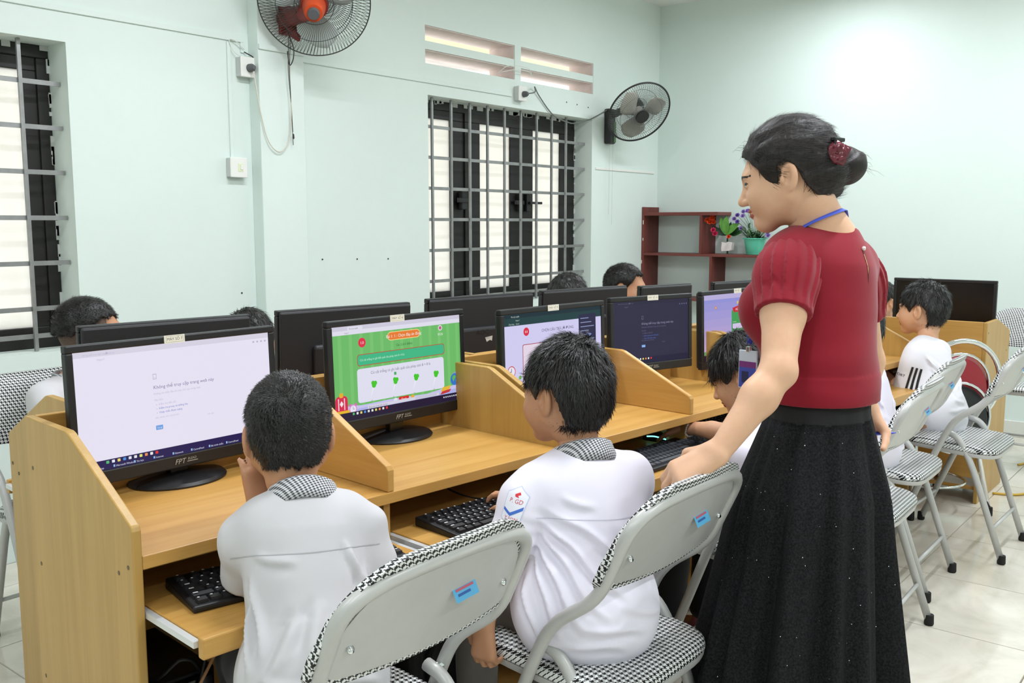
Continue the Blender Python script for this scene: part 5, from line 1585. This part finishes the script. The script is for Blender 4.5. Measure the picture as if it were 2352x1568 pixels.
    return dict(o=o, org=org, shirt=so, sv=vs - org, sq=qs, arms=arms, sp=sp, rt=rt, fwd=fwd, fw2=fw2, N=N0, P=P0, S=(SL, SR), fr=fr, hair=ho)

# ------------------------------------------------------------------ decals: flat print laid on cloth
def decal(name, p, target, ctr, nrm, up, mat, parent, off=.0016, reach=.12):
    """p: Pic in metres; projected along -nrm on the mesh (v,q)"""
    v, q = target
    bvh = BVHTree.FromPolygons([tuple(x) for x in v.tolist()], q.tolist())
    n = unit(nrm); u = unit(np.asarray(up, float) - n*(np.asarray(up, float) @ n)); x = np.cross(u, n)
    out = []
    for (a, b, z) in p.v:
        o = np.asarray(ctr) + x*a + u*b + n*reach
        loc, nn, i, d = bvh.ray_cast(Vector(o), Vector(-n), reach*2)
        if loc is None: loc = Vector(np.asarray(ctr) + x*a + u*b); nn = Vector(n)
        out.append(tuple(np.array(loc) + n*(off + z*8)))
    me = bpy.data.meshes.new(name); me.from_pydata(out, [], p.f)
    at = me.attributes.new('Col', 'FLOAT_COLOR', 'FACE'); at.data.foreach_set('color', [c for col in p.c for c in col])
    return link(name, me, mat, parent)

def dense(p, step=.006):
    """cut the picture's big polygons so that they can follow a curved surface"""
    for _ in range(6):
        bm = bmesh.new()
        lay = None
        V_ = [bm.verts.new(q) for q in p.v]; bm.verts.ensure_lookup_table()
        cl = bm.faces.layers.int.new('c')
        for i, f in enumerate(p.f):
            try: g = bm.faces.new([V_[k] for k in f]); g[cl] = i
            except ValueError: pass
        bmesh.ops.triangulate(bm, faces=bm.faces[:])
        ed = [e for e in bm.edges if e.calc_length() > step]
        if ed: bmesh.ops.subdivide_edges(bm, edges=ed, cuts=1)
        bmesh.ops.triangulate(bm, faces=bm.faces[:])
        bm.verts.index_update()
        nv = [tuple(w.co) for w in bm.verts]; nf = [tuple(w.index for w in f.verts) for f in bm.faces]; nc = [p.c[f[cl]] for f in bm.faces]
        bm.free(); p.v, p.f, p.c = nv, nf, nc
        if not ed: break
    return p

# ------------------------------------------------------------------ the people in the room
CREW = dict(fringe=.072, nape=-.060, side=.002, thick=.007, len=.012, lift=.34, jit=.10, whorl=(-.008, -.085, .060), fall=.15, rough=.0009, burn=.018, sw=.0007)
FADE = dict(CREW, fringe=.060, side=.050, nape=.0, burn=.03, thick=.008, stubble=True, len=.014)
MOP = dict(fringe=.040, nape=-.070, side=-.006, thick=.0125, vol=.006, len=.030, lift=.16, whorl=(.012, -.06, .088), fall=.55, rough=.0022, burn=.026)
BOB = dict(fringe=.030, nape=-.10, side=-.045, thick=.016, len=.045, lift=.10, whorl=(0, -.02, .11), fall=.9, rough=.0018, burn=.034)

def seam(pts_fn, n, w, col):
    p = Pic(); p.layer = 1
    q = [pts_fn(i/(n-1)) for i in range(n)]
    for i in range(n-1):
        (x0, y0), (x1, y1) = q[i], q[i+1]
        p.poly([(x0, y0-w), (x1, y1-w), (x1, y1+w), (x0, y0+w)], col, up=False)
    return p

def boy_grey():
    ln = [(-.13, .20, -.09, .04, .007, .008), (-.14, .16, -.12, .02, .007, .007), (-.02, .12, -.10, .0, .006, .012), (.02, .14, -.03, .02, .005, .012), (.13, .20, .10, .03, .006, .009), (.12, .13, .05, .0, .006, .010),
          (-.12, .23, -.02, .20, .004, .008), (-.10, .03, .02, -.02, .006, .009), (.0, .02, .12, -.01, .005, .009), (.08, .24, .13, .14, .005, .008)]
    ln = [q[:4] + (q[4]*1.5, q[5]) for q in ln]
    k = child('boy in a pale grey shirt with checked collar, back to the camera, cropped hair', (.990, 1.235, .505), (1.068, 1.350, .800), 58, (1.090, 1.412, .910), 54, 10, 0,
              hands=((1.062, 1.475, .765), (1.20, 1.40, .66)), elbows=((1.000, 1.435, .640), None), shw=.089, shirt=SHIRTG, pants=PANTN, style=CREW, hair_n=16000, collar_mat=GING, hs=.945, res=.0042, seed=1,
              arm_hint=(None, V(.2, -.3, -.9)), palm=((V(.05, .1, 1), V(-.3, -1, 0)), None), sleeve=.92, hem=.06, g=.80, lines=ln)
    t = (k['sv'], k['sq']); c = k['N'] - k['org'] - k['sp']*.10; n = -k['fw2']
    p = seam(lambda s: ((s-.5)*.26, -.006*math.cos((s-.5)*5)), 60, .0008, (176, 176, 178))
    decal('yoke_seam', p, t, c, n, k['sp'], PRINTM, k['shirt'], .0008)
    return k
boy_grey()

def boy_white():
    ln = [(-.15, .22, .03, .03, .008, .007), (-.15, .20, -.02, .0, .008, .007), (-.155, .175, -.06, -.02, .009, .007), (-.16, .15, -.10, -.03, .008, .006), (-.14, .235, .08, .10, .006, .008), (-.10, .25, -.01, .22, .004, .008),
          (-.08, .0, .06, -.02, .007, .008), (-.12, -.03, .02, -.05, .006, .007), (.13, .20, .08, .05, .006, .008), (.0, .04, .12, .0, .006, .010), (-.17, .10, -.14, -.04, .008, .006), (.02, .20, .10, .12, .004, .012)]
    k = child('boy in a white shirt with checked collar and sleeve badge, gripping his chair', (1.545, 1.045, .505), (1.592, 1.092, .822), 66, (1.597, 1.142, .945), 84, 6, 0,
              hands=((1.362, 1.165, .515), (1.68, 1.30, .655)), elbows=((1.408, 1.148, .640), None), drop=.056, shw=.126, shirt=SHIRTW, pants=PANTG, style=MOP, hair_n=10000, collar_mat=GING, hs=.93, res=.0042, seed=2, skinm=SKINK,
              arm_hint=(None, V(.3, -.3, -.9)), palm=((V(-.05, .0, -1), V(-1, -.1, 0)), None), curl=(.75, .5), hem=.085, g=.98, sleeve=.86, lines=ln, belly=.006)
    t = (k['sv'], k['sq']); c = k['N'] - k['org'] - k['sp']*.12; n = -k['fw2']
    decal('yoke_seam', seam(lambda s: ((s-.5)*.28, -.004*math.cos((s-.5)*5)), 60, .0007, (206, 204, 216)), t, c, n, k['sp'], PRINTM, k['shirt'], .0008)
    # badge on the left sleeve
    sg, S, E, Wr = k['arms'][0]
    p = Pic(); o = .03
    p.poly([(-.026, .026), (0, .044), (.026, .026), (.024, -.030), (0, -.046), (-.024, -.030)], (196, 206, 236))
    p.poly([(-.0245, .025), (0, .042), (.0245, .025), (.0225, -.029), (0, -.044), (-.0225, -.029)], (240, 240, 250))
    p.poly([(-.006, .026), (.004, .032), (.008, .027), (.002, .024), (.006, .020), (-.004, .021)], (222, 48, 62))
    p.text('P. GD', .002, .008, .013, (206, 62, 78), 'CENTER')
    p.poly([(-.0225, -.006), (-.004, -.014), (.0225, .004), (.0225, -.004), (-.002, -.021), (-.0225, -.012)], (62, 112, 206))
    p.text('Y SON', .002, -.030, .011, (206, 62, 78), 'CENTER')
    p.poly([(-.018, -.034), (.018, -.034), (0, -.0435)], (62, 112, 206))
    nrm = unit(-k['rt']*1.0 - k['fwd']*.75); ctr = S + (E - S)*.13 - k['org']; p.v = [(a*.86, b*.86, z) for a, b, z in p.v]
    decal('sleeve_badge', dense(p, .007), t, ctr, nrm, S - E, PRINTM, k['shirt'], .0012)
    return k
boy_white()

def girl():
    k = child('girl with black hair and fringe bending over her tray, hand on a mouse', (2.47, .99, .505), (2.472, 1.080, .745), 84, (2.458, 1.142, .880), 100, 28, 0,
              hands=((2.43, 1.17, .585), (2.575, 1.390, .672)), shw=.100, g=.78, shirt=SHIRTW, pants=PANTB, style=BOB, hair_n=7000, hs=.92, res=.005, seed=3, skinm=SKINL, tee=True, shoes=SANDAL,
              palm=(None, (V(.02, 1, -.06), V(-.15, .1, 1))), curl=(.5, .45))
    sg, S, E, Wr = k['arms'][1]
    d = unit(Wr - E); a = unit(np.cross(d, V(0, 0, 1))); b = np.cross(a, d); c = Wr - d*.022
    br = tag(thing('bracelet', 'bracelet of small pale beads on the girl\'s wrist', 'bracelet', c), None)
    bead = MB().lathe([(.0005, -.0035), (.0028, -.002), (.0035, 0), (.0028, .002), (.0005, .0035)], 8).mesh('bead'); bead.materials.append(plain('bead_pearl', (220, 216, 206), .25))
    for i in range(26):
        t = 2*math.pi*i/26; q = bpy.data.objects.new('bead', bead); COL.objects.link(q); q.parent = br
        q.location = tuple(a*.0255*math.cos(t) + b*.0255*math.sin(t) + d*.004*math.sin(2*t))
    return k
girl()

def boy_stripes():
    k = child('boy in a white T-shirt with three black sleeve stripes, far right', (4.125, 1.055, .505), (4.205, 1.130, .795), 80, (4.235, 1.162, .935), 84, 4, 0,
              hands=((4.175, 1.30, .665), (4.36, 1.36, .665)), shw=.112, shirt=TEEW, pants=PANTN, style=dict(MOP, fringe=.034, fall=.6), hair_n=5000, hs=.94, res=.005, seed=4, skinm=SKINL, tee=True, hem=.17, g=.86, arm_hint=(V(-.3, -.4, -1), None), sleeve=.9)
    t = (k['sv'], k['sq']); sg, S, E, Wr = k['arms'][0]; ctr = S + (E - S)*.50 - k['org']; nrm = unit(-k['rt']*.8 - k['fwd']*.45)
    p = Pic()
    for i in range(3): p.rect(-.004+i*.017, -.055, .005+i*.017, .045, (28, 28, 32))
    p.text('SPORT', -.040, -.006, .015, (40, 40, 46), 'CENTER')
    decal('sleeve_print', dense(p, .012), t, ctr, nrm, S - E, PRINTM, k['shirt'], .0015)
boy_stripes()

child('child in a white shirt half hidden behind the black skirt', (3.40, 1.09, .505), (3.41, 1.14, .79), 86, (3.42, 1.17, .92), 88, 10, shw=.112, shirt=SHIRTW, pants=PANTN, style=MOP, hair_n=1500, hs=.92, res=.006, seed=5, tee=True, hem=.12, hands=((3.34, 1.33, .665), (3.48, 1.33, .665)))
child('boy with cropped hair behind the nearest monitor, far side of the desks', (1.41, 2.82, .505), (1.415, 2.885, .820), -84, (1.462, 2.862, .958), -30, 2, shw=.108, shirt=SHIRTG, pants=PANTN, style=FADE, hair_n=5000, collar_mat=GING, hs=.95, res=.006, seed=6, hands=((1.52, 2.52, .665), (1.25, 2.50, .665)))
k = child('child peering between the two left monitors, red scarf at the neck', (1.93, 2.86, .515), (1.915, 2.72, .775), -100, (1.912, 2.665, .893), -118, 4, shw=.11, shirt=SHIRTW, pants=PANTN, style=MOP, hair_n=2500, hs=.93, res=.006, seed=7, skinm=SKINL, hands=((2.0, 2.50, .665), (1.85, 2.50, .665)))
collar(k['o'], k['N'] - k['org'] + k['sp']*.006, k['sp'], k['fw2'], .058, .022, plain('red_scarf', (196, 44, 36), .7), .1, 'red_scarf')
child('child whose dark hair shows above the far monitors under the window', (3.50, 2.72, .515), (3.46, 2.53, .80), -98, (3.442, 2.448, .955), -100, 30, shw=.11, shirt=SHIRTW, pants=PANTN, style=MOP, hair_n=2000, hs=.93, res=.007, seed=8, hands=((3.52, 2.40, .665), (3.40, 2.40, .665)))
child('boy with short hair above the far monitors, beside the wooden shelf', (3.92, 2.72, .515), (3.90, 2.55, .82), -98, (3.905, 2.435, .990), -70, 6, shw=.11, shirt=SHIRTW, pants=PANTN, style=dict(CREW, thick=.009, len=.02), hair_n=6000, hs=.95, res=.007, seed=9, hands=((4.0, 2.40, .665), (3.85, 2.40, .665)))
child('child at the desk by the back wall, mostly hidden by the woman', (5.62, 1.80, .515), (5.50, 1.79, .76), 180, (5.40, 1.712, .862), 160, 20, shw=.11, shirt=SHIRTW, pants=PANTN, style=MOP, hair_n=1500, hs=.93, res=.007, seed=10, skinm=SKINL, hands=((5.3, 1.70, .665), (5.3, 1.86, .665)))

# ------------------------------------------------------------------ the standing woman
def skirt_mat():
    t = NT('black_sequin_knit'); g = t.geo()
    vn = t.n('TexVoronoi', {'Vector': g, 'Scale': 80.0}); sp = t.math('LESS_THAN', vn.outputs['Distance'], .075)
    rn = t.n('SeparateColor', {0: vn.outputs['Color']}).outputs[0]
    sq = t.math('MULTIPLY', sp, t.math('GREATER_THAN', rn, .66))
    n1 = t.noise(g, 260, 2, .5)
    base = t.ramp(n1, [(.35, lin((10, 10, 11))), (.7, lin((36, 36, 38)))])
    col = t.mix(sq, base, lin((226, 236, 246)))
    b = t.bsdf(col, t.math('SUBTRACT', .85, t.math('MULTIPLY', sq, .6)), t.math('MULTIPLY', sq, .8), t.bump(n1, .5, .002), .2)
    return t.m

def woman():
    az = 80; org = V(1.99, .76, 0)
    R = rotz(math.radians(az - 90)); rt, fwd = R @ V(1, 0, 0), R @ V(0, 1, 0)
    N0 = V(2.022, .765, 1.285); P0 = V(1.985, .745, .90); sp = unit(N0 - P0); L = np.linalg.norm(N0 - P0)
    fw2 = unit(fwd - sp*(fwd @ sp)); B = np.array([rt, fw2, sp]).T
    SL, SR = N0 - rt*.132 - V(0, 0, .058), N0 + rt*.126 - V(0, 0, .080)
    EL, WL = V(1.752, .742, 1.012), V(1.622, .800, .866)
    ER, WR = V(2.262, .735, .975), V(2.232, .725, .872)
    fr = head_frame((1.946, .820, 1.400), 106, 16, 0, .95); hc = fr[0]
    o = thing('person', 'woman in a red blouse and long black sequinned skirt, hand on a chair back', 'person', tuple(org))
    # skin
    lo, hi = V(1.45, .50, -.002), V(2.45, 1.12, 1.40)
    F = Field(lo, hi, .0042)
    def torso(F, g):
        F.put(ell(P0 - V(0, 0, .03), V(.112+g, .090+g, .10), R))
        F.put(ell(P0 + sp*L*.26, V(.100+g, .086+g, .15), B), .07)
        F.put(ell(P0 + sp*L*.62, V(.132+g, .098+g, .15), B), .07)
        F.put(cap(SL + rt*.03, SR - rt*.03, .042+g, .042+g), .07)
        for S_ in (SL, SR): F.put(cap(N0 - sp*.045, S_, .040+g, .040+g), .05)
        for s_ in (-1, 1): F.put(ell(P0 + sp*L*.56 + rt*.062*s_ + fw2*.088, V(.062+g, .058+g, .066+g), B), .04)
        F.put(cap(N0 - sp*.08, N0 - sp*.02, .082+g*.5, .055+g*.3), .05)
    torso(F, -.012)
    nb = hc + fr[1] @ (V(0, -.030, -.075)*.95)
    F.put(cap(N0 - sp*.04, nb, .052, .046), .03)
    F.put(cap(N0 - sp*.03 - fw2*.025, nb - fw2*.006, .045, .042), .03)
    F.put(cap(SL, SL*.5+EL*.5, .045, .042), .02); F.put(cap(SL*.5+EL*.5, EL, .042, .033), .02)
    F.put(cap(EL, EL*.68+WL*.32, .0335, .0345), .015); F.put(cap(EL*.68+WL*.32, WL, .0345, .0225), .02)
    F.put(ell(EL + V(.010, -.012, -.002), V(.017, .016, .018)), .02)
    F.put(cap(SR, ER, .046, .034), .02); F.put(cap(ER, WR, .034, .022), .02)
    hand_prims(F, WL, V(-.48, .66, -.50), V(-.38, -.22, .90), -1*-1, 1.0, .75, .12, thumb_curl=.7)
    hand_prims(F, WR, V(-.10, .10, -1), V(.9, .2, -.1), 1, .98, .8, .1, thumb_curl=.8)
    for s_ in (-1, 1):
        H_ = P0 + rt*.075*s_ - V(0, 0, .10); A_ = V(1.93, .74, .07) + rt*.085*s_
        F.put(cap(H_, H_*.5+A_*.5, .066, .05), .03); F.put(cap(H_*.5+A_*.5, A_, .055, .034), .03); F.put(cap(A_ - V(0, 0, .03), A_ + fwd*.14 - V(0, 0, .05), .035, .020), .02)
    vb, qb = F.mesh(2)
    Fh = Field(hc - .155, hc + .155, .0022); head_prims(Fh, fr, True); vh, qh = Fh.mesh(1); mh = head_mats(vh, qh, fr, True)
    v, Q, mi = join_nets([(vb, qb, np.zeros(len(qb), int)), (vh, qh, mh)])
    body_v, body_q = v, Q
    net_object('body', v - org, Q, [SKINW, LIPS, EYEW, EYEB, HAIRBR], o, mi)
    # blouse
    Fs = Field(V(1.62, .48, .85), V(2.42, 1.08, 1.36), .0036)
    torso(Fs, .006)
    Fs.put(ell(P0 + sp*.05, V(.114, .100, .10), B), .09)
    Fs.cut(P0 + V(0, 0, .022), V(0, 0, -1))
    # round neckline, higher at the back
    Fs.put(ell(N0 + sp*.048 + fw2*.012, V(.094, .094, .074), B), .008, 's')
    w1 = wave(3, 6, 16, 34, (1, 1, .3)); Fs.disp(lambda P: .0028*w1(P) + .0014*np.sin(P[:, 2]*80 + 5*w1(P))*np.clip((1.08-P[:, 2])/.08, 0, 1))
    vs, qs = Fs.mesh(1)
    # puffed, pleated sleeves
    parts = [(vs, qs, np.zeros(len(qs), int))]
    for S, E_, sg in ((SL, EL, -1), (SR, ER, 1)):
        d = unit(E_ - S); a = unit(np.cross(d, fwd)); b = np.cross(d, a)
        Fv = Field(S - .15, S + .16, .0032)
        Fv.put(cap(S - rt*sg*.035 + V(0, 0, .010), S + d*.045, .054, .060)); Fv.put(cap(S + d*.03, S + d*.128, .060, .057), .03)
        e = S + d*.132
        Fv.cut(e, d)
        def pleat(P, S=S, a=a, b=b, d=d):
            q = P - S; th = np.arctan2(q @ b, q @ a); t = q @ d
            amp = .0065*np.clip((t+.05)/.06, 0, 1)*np.clip((.134-t)/.028, .12, 1)
            fr_ = (th*4.0/math.pi*2.0) % 1.0
            return amp*(np.where(fr_ < .86, fr_/.86, (1-fr_)/.14) - .5)*-1.0
        Fv.disp(pleat)
        vv, qq = Fv.mesh(1); parts.append((vv, qq, np.zeros(len(qq), int)))
    v, Q, mi = join_nets(parts)
    bl = net_object('blouse', v - org, Q, REDB, o)
    # button and keyhole at the back of the neck
    tv = (v - org, Q)
    bv = BVHTree.FromPolygons((v - org).tolist(), Q.tolist())
    def on_back(dz, dx=.0):
        q = N0 - org + sp*dz + rt*dx
        h = bv.ray_cast(Vector(q - fw2*.3), Vector(fw2), .5)[0]
        return np.array(h) if h is not None else q - fw2*.08
    bp = on_back(-.048) + sp*.004
    p = Pic(); p.poly([(-.0022, .045), (.0032, .045), (.0045, .02), (.002, -.022), (-.001, -.03), (-.003, .0)], (112, 44, 40)); p.poly([(-.004, .03), (-.0015, .03), (-.001, .0), (-.0035, -.012)], (206, 150, 110))
    decal('keyhole_opening', dense(p, .01), tv, bp - sp*.042, -fw2, sp, PRINTM, bl, .001)
    MB().lathe([(.0005, -.004), (.004, -.003), (.005, 0), (.004, .003), (.0005, .004)], 12, bp - fw2*.002, B @ rotx(math.pi/2)).build('button', plain('pearl_button', (226, 214, 206), .2, .3), bl, smooth=True)
    # waistband and skirt
    wc = V(1.985, .745, .0); sm = skirt_mat()
    def ring(z, rx, ry, cx, cy, fold, ph, n=160):
        out = []
        for i in range(n):
            t = 2*math.pi*i/n
            f = fold*(.6*math.sin(9*t+ph) + .5*math.sin(14*t+1.3*ph+.7) + .35*math.sin(23*t+2.1))
            f = f - fold*.4*max(0, math.sin(9*t+ph))**4
            out.append(wc + V(cx, cy, z) + rt*(rx+f)*math.cos(t) + fwd*(ry+f)*math.sin(t))
        return out
    m = MB(); n = 160
    lv = [(.935, .104, .090, 0, 0, .0), (.925, .116, .100, 0, 0, .001), (.905, .117, .101, 0, 0, .0012), (.885, .119, .103, 0, 0, .0015)]
    rows = [ring(z, rx, ry, cx, cy, f, .4, n) for (z, rx, ry, cx, cy, f) in lv]
    rows = [rows[0]] + [[q + unit(q - wc - V(0, 0, q[2]))*(.0012*(k % 2)) for k, q in enumerate(r_)] for r_ in rows[1:]]
    m.grid(lambda i, j: rows[j][i] - org, n, len(rows), True); m.build('waistband', plain('waistband_black', (20, 20, 22), .8, bump=.3, bscale=300), o, smooth=True)
    m = MB(); prof = []
    for k in range(26):
        t = k/25; z = .888 - t*(.888-.075)
        rx = .118 + .030*min(1, t*5) + .115*t**1.05; ry = .102 + .030*min(1, t*5) + .105*t**1.05
        prof.append(ring(z, rx, ry, -.085*t*1.0, .005*t + .0*t, .003 + .028*min(1, t*1.5), .4 + .35*t, n))
    m.grid(lambda i, j: prof[j][i] - org, n, len(prof), True)
    sk = m.build('skirt', sm, o, smooth=True); md = sk.modifiers.new('thick', 'SOLIDIFY'); md.thickness = .002; md.offset = -1
    # shoes
    for s_ in (-1, 1):
        A_ = V(1.93, .74, .07) + rt*.085*s_
        Fq = Field(A_ - V(.16, .16, .07), A_ + V(.2, .24, .05), .006); Fq.put(cap(A_ - V(0, 0, .045) - fwd*.05, A_ + fwd*.15 - V(0, 0, .055), .032, .026)); Fq.put(cap(A_ - fwd*.04 - V(0, 0, .05), A_ - fwd*.03 - V(0, 0, .01), .03, .034), .02); Fq.cut(V(0, 0, .001), V(0, 0, -1)); a, b = Fq.mesh(1); net_object('shoe', a - org, b, SHOE, o)
    # hair: combed back into a bun
    frl = (fr[0] - org, fr[1], fr[2])
    bun = ((V(2.052, .736, 1.425) - hc) @ fr[1])/fr[2]; cur = ((V(2.016, .752, 1.378) - hc) @ fr[1])/fr[2]
    st = dict(fringe=.066, nape=-.070, side=-.040, thick=.013, burn=.030, ragged=False, rough=.0012, len=.05, lift=.04, sw=.0008, arch=.9,
              lumps=((bun, (.042, .046, .040)), (bun + V(0, -.006, -.018), (.034, .034, .030)), (bun + V(.0, .03, .014), (.040, .04, .034)), (cur + V(0, 0, -.004), (.034, .026, .026)), (V(0, -.085, -.01), (.055, .04, .055))), whorl=tuple(bun), fall=0)
    ho = woman_hair(frl, st, o, bun)
    # claw clip with a dark red cloth flower
    cp = V(1.998, .735, 1.440); Rw = fr[1]
    hv = np.array([q.co for q in ho.data.vertices]) + org; hq = [tuple(f.vertices) for f in ho.data.polygons]
    hb = BVHTree.FromPolygons(hv.tolist(), hq); vw = V(-.93, -.36, 0)
    hit = hb.ray_cast(Vector(cp + vw*.3), Vector(-vw), .6)[0]
    if hit is not None: cp = np.array(hit) - vw*.004
    c = thing('hair_clip', 'dark claw clip with a maroon fabric flower in the woman\'s bun', 'hair clip', tuple(cp))
    view = unit(V(-.93, -.36, 0)); mar = plain('maroon_satin', (104, 24, 42), .25, 0, .6, var=.3, vscale=120)
    for k in range(9):
        a = 2*math.pi*k/9; mm = MB(); side = unit(np.cross(view, V(0, 0, 1)))
        d = side*math.cos(a) + V(0, 0, 1)*math.sin(a)
        leaf_mesh(mm, view*(.014 + .006*(k % 2)), unit(d + view*(.35+.5*(k % 2))), .026 - .006*(k % 2), .014, view, .5, 4)
        q = mm.build('petal', mar, c, smooth=True); md = q.modifiers.new('t', 'SOLIDIFY'); md.thickness = .0012
    MB().lathe([(.0005, -.004), (.006, -.002), (.007, .002), (.0005, .005)], 12, view*.016).build('flower_centre', mar, c, smooth=True)
    MB().box((-.018, -.006, .024), (.020, .006, .032), R).build('clip_bar', BLACKGL, c, bevel=.002)
    m = MB()
    for k in range(5): m.tube([V(-.016+k*.008, 0, .026), V(-.016+k*.008, -.006, .005), V(-.016+k*.008, -.002, -.02)], .002, 5)
    tag(m.build('teeth', BLACKGL, c), kind='stuff')
    # lanyard with a card holder
    ly = thing('lanyard', 'blue lanyard round the woman\'s neck with a clear card holder', 'lanyard', tuple(org))
    bm_ = plain('lanyard_blue', (70, 92, 214), .5)
    bb = BVHTree.FromPolygons(body_v.tolist(), body_q.tolist())
    cen = N0*.70 + nb*.30; top = []
    for ph in np.linspace(-105, 105, 25):
        c_, s_ = math.cos(math.radians(ph)), math.sin(math.radians(ph)); dr = -fw2*c_ + rt*s_
        q = cen + sp*(.022 - .062*(1-c_)*.75) + fw2*.012
        h = bb.ray_cast(Vector(q + dr*.16), Vector(-dr), .2)[0]
        top.append((np.array(h) if h is not None else q + dr*.055) + dr*.0025)
    card = V(1.992, .915, 1.030)
    path = [card + rt*-.004, card*.6 + top[0]*.4 + fwd*.030, card*.25 + top[0]*.75 + fwd*.022] + top + [card*.25 + top[-1]*.75 + fwd*.022, card*.6 + top[-1]*.4 + fwd*.030, card + rt*.004]
    path = spline(path, 4); m = MB(); vs = []
    for i, q in enumerate(path):
        tdir = unit(path[min(i+1, len(path)-1)] - path[max(i-1, 0)]); outw = unit(q - (cen - sp*.1)); wv = unit(np.cross(tdir, outw))
        vs += [q - wv*.0055 - org + outw*.002, q + wv*.0055 - org + outw*.002]
    m.add(vs, [(2*i, 2*i+1, 2*i+3, 2*i+2) for i in range(len(path)-1)])
    st_ = m.build('strap', bm_, ly, smooth=True); md = st_.modifiers.new('t', 'SOLIDIFY'); md.thickness = .0012
    Rc = rotz(math.radians(-98)) @ np.diag([.8, 1, .85])
    cc = card - org - V(0, 0, .06)
    MB().box((-.030, -.0022, -.052), (.030, .0022, .052), Rc, cc).build('card_holder', plain('clear_plastic', (206, 214, 226), .15, 0, .6), ly, bevel=.002)
    for (lo_, hi_, c_) in (((-.027, -.0028, -.048), (.027, -.0022, .022), (62, 76, 170)), ((-.027, -.0030, .006), (.027, -.0026, .022), (120, 44, 120)), ((-.018, -.0032, -.035), (.004, -.0028, -.005), (32, 36, 80)), ((.006, -.0032, -.03), (.022, -.0028, -.022), (206, 210, 230))):
        MB().box(lo_, hi_, Rc, cc).build('card_print', plain('card_%d_%d_%d' % c_, c_, .5), ly)
    MB().box((-.006, -.004, .048), (.006, .004, .062), Rc, cc).build('clip', CHROME, ly, bevel=.001)
    # pen in the right hand
    pn = thing('pen', 'blue ballpoint pen in the woman\'s right hand', 'pen', tuple(WR + V(-.02, -.02, -.06)))
    d = unit(V(.55, -.55, .02)); MB().tube([-d*.07, d*.045], .0042, 8).build('barrel', plain('pen_blue', (40, 70, 200), .3), pn, smooth=True); MB().tube([d*.045, d*.062], [.004, .0008], 8).build('tip', plain('pen_tip', (40, 70, 200), .3), pn)

def woman_hair(fr, style, parent, bun):
    c, R, s = fr; T = lambda p: c + R @ (np.asarray(p, float)*s); th = style['thick']
    F = Field(c - .23*s, c + .19*s, .0026)
    F.put(ell(T((0, -.016, .033)), V(.074+th, .094+th, .084+th)*s, R))
    F.put(ell(T((0, -.045, -.010)), V(.066+th*.7, .055+th*.7, .072)*s, R), .03*s)
    G = F.grid(); p = ((G - c) @ R)/s; x, y, z = np.abs(p[..., 0]), p[..., 1], p[..., 2]
    # hairline in profile: forehead -> temple -> sideburn -> over the ear -> nape
    ys = np.array([-.20, -.085, -.060, -.042, -.030, -.012, .006, .014, .024, .034, .050, .064, .080, .12])
    zs = np.array([-.085, -.080, -.070, -.040, .008, .026, .024, -.020, -.034, -.012, .026, .048, .066, .075])
    line = np.interp(y, ys, zs)
    line = np.where(y > .05, np.minimum(line + .0*x, .066) - .30*np.maximum(x-.02, 0)*0, line)
    F.d = np.maximum(F.d, ((line - z)*s*.75).astype(np.float32))
    for (q, r) in style['lumps']: F.put(ell(T(q), V(*r)*s, R), .012*s)
    b = np.asarray(bun); tb = T(b)
    w = wave(77, 14, 150, 380, (1, .16, 1), R)
    def tw(P):
        q = ((P - c) @ R)/s; d = q - b; r = np.linalg.norm(d, axis=1); inb = np.clip((.062 - r)/.02, 0, 1)
        ang = np.arctan2(d[:, 2], d[:, 1]); coil = np.sin(3*ang + r*160)
        return .0013*w(P)*(1-inb) + inb*.0028*coil
    F.disp(tw)
    v, Q = F.mesh(1); o = net_object('hair', v, Q, HAIRBR, parent)
    def flow(P, N): d = tb - P; return d/(np.linalg.norm(d, axis=1)[:, None]+1e-6)
    strands('hair_strands', v, Q, lambda C, N: (((C-c)*N).sum(1) > 0) & (np.linalg.norm(C-tb, axis=1) > .06), 8000, .03, flow, HAIRBR, o, .0005, .0, 5, .04)
    rg = random.Random(4); m = MB()
    for k in range(22):
        if k < 10: a = T((rg.uniform(-.05, .05), .078+rg.uniform(-.02, .012), .082+rg.uniform(-.012, .016))); d = R @ V(rg.uniform(-.4, .4), .8, rg.uniform(.1, .7))
        elif k < 22: a = tb + V(*(rg.uniform(-.02, .02) for _ in range(3))) + R @ V(0, -.03, 0); d = R @ V(rg.uniform(-.3, .3), -1, rg.uniform(-.9, .1))
        else: a = T((rg.choice((-1, 1))*.05, -.07, -.075)); d = R @ V(rg.uniform(-.4, .4), -.5, -1)
        Ln = rg.uniform(.012, .032); m.tube([a, a + d*Ln*.6, a + d*Ln + V(0, 0, -.006)], [.0004, .0003, .0001], 3, caps=False)
    tag(m.build('loose_hairs', HAIRBR, o), kind='stuff')
    return o
woman()
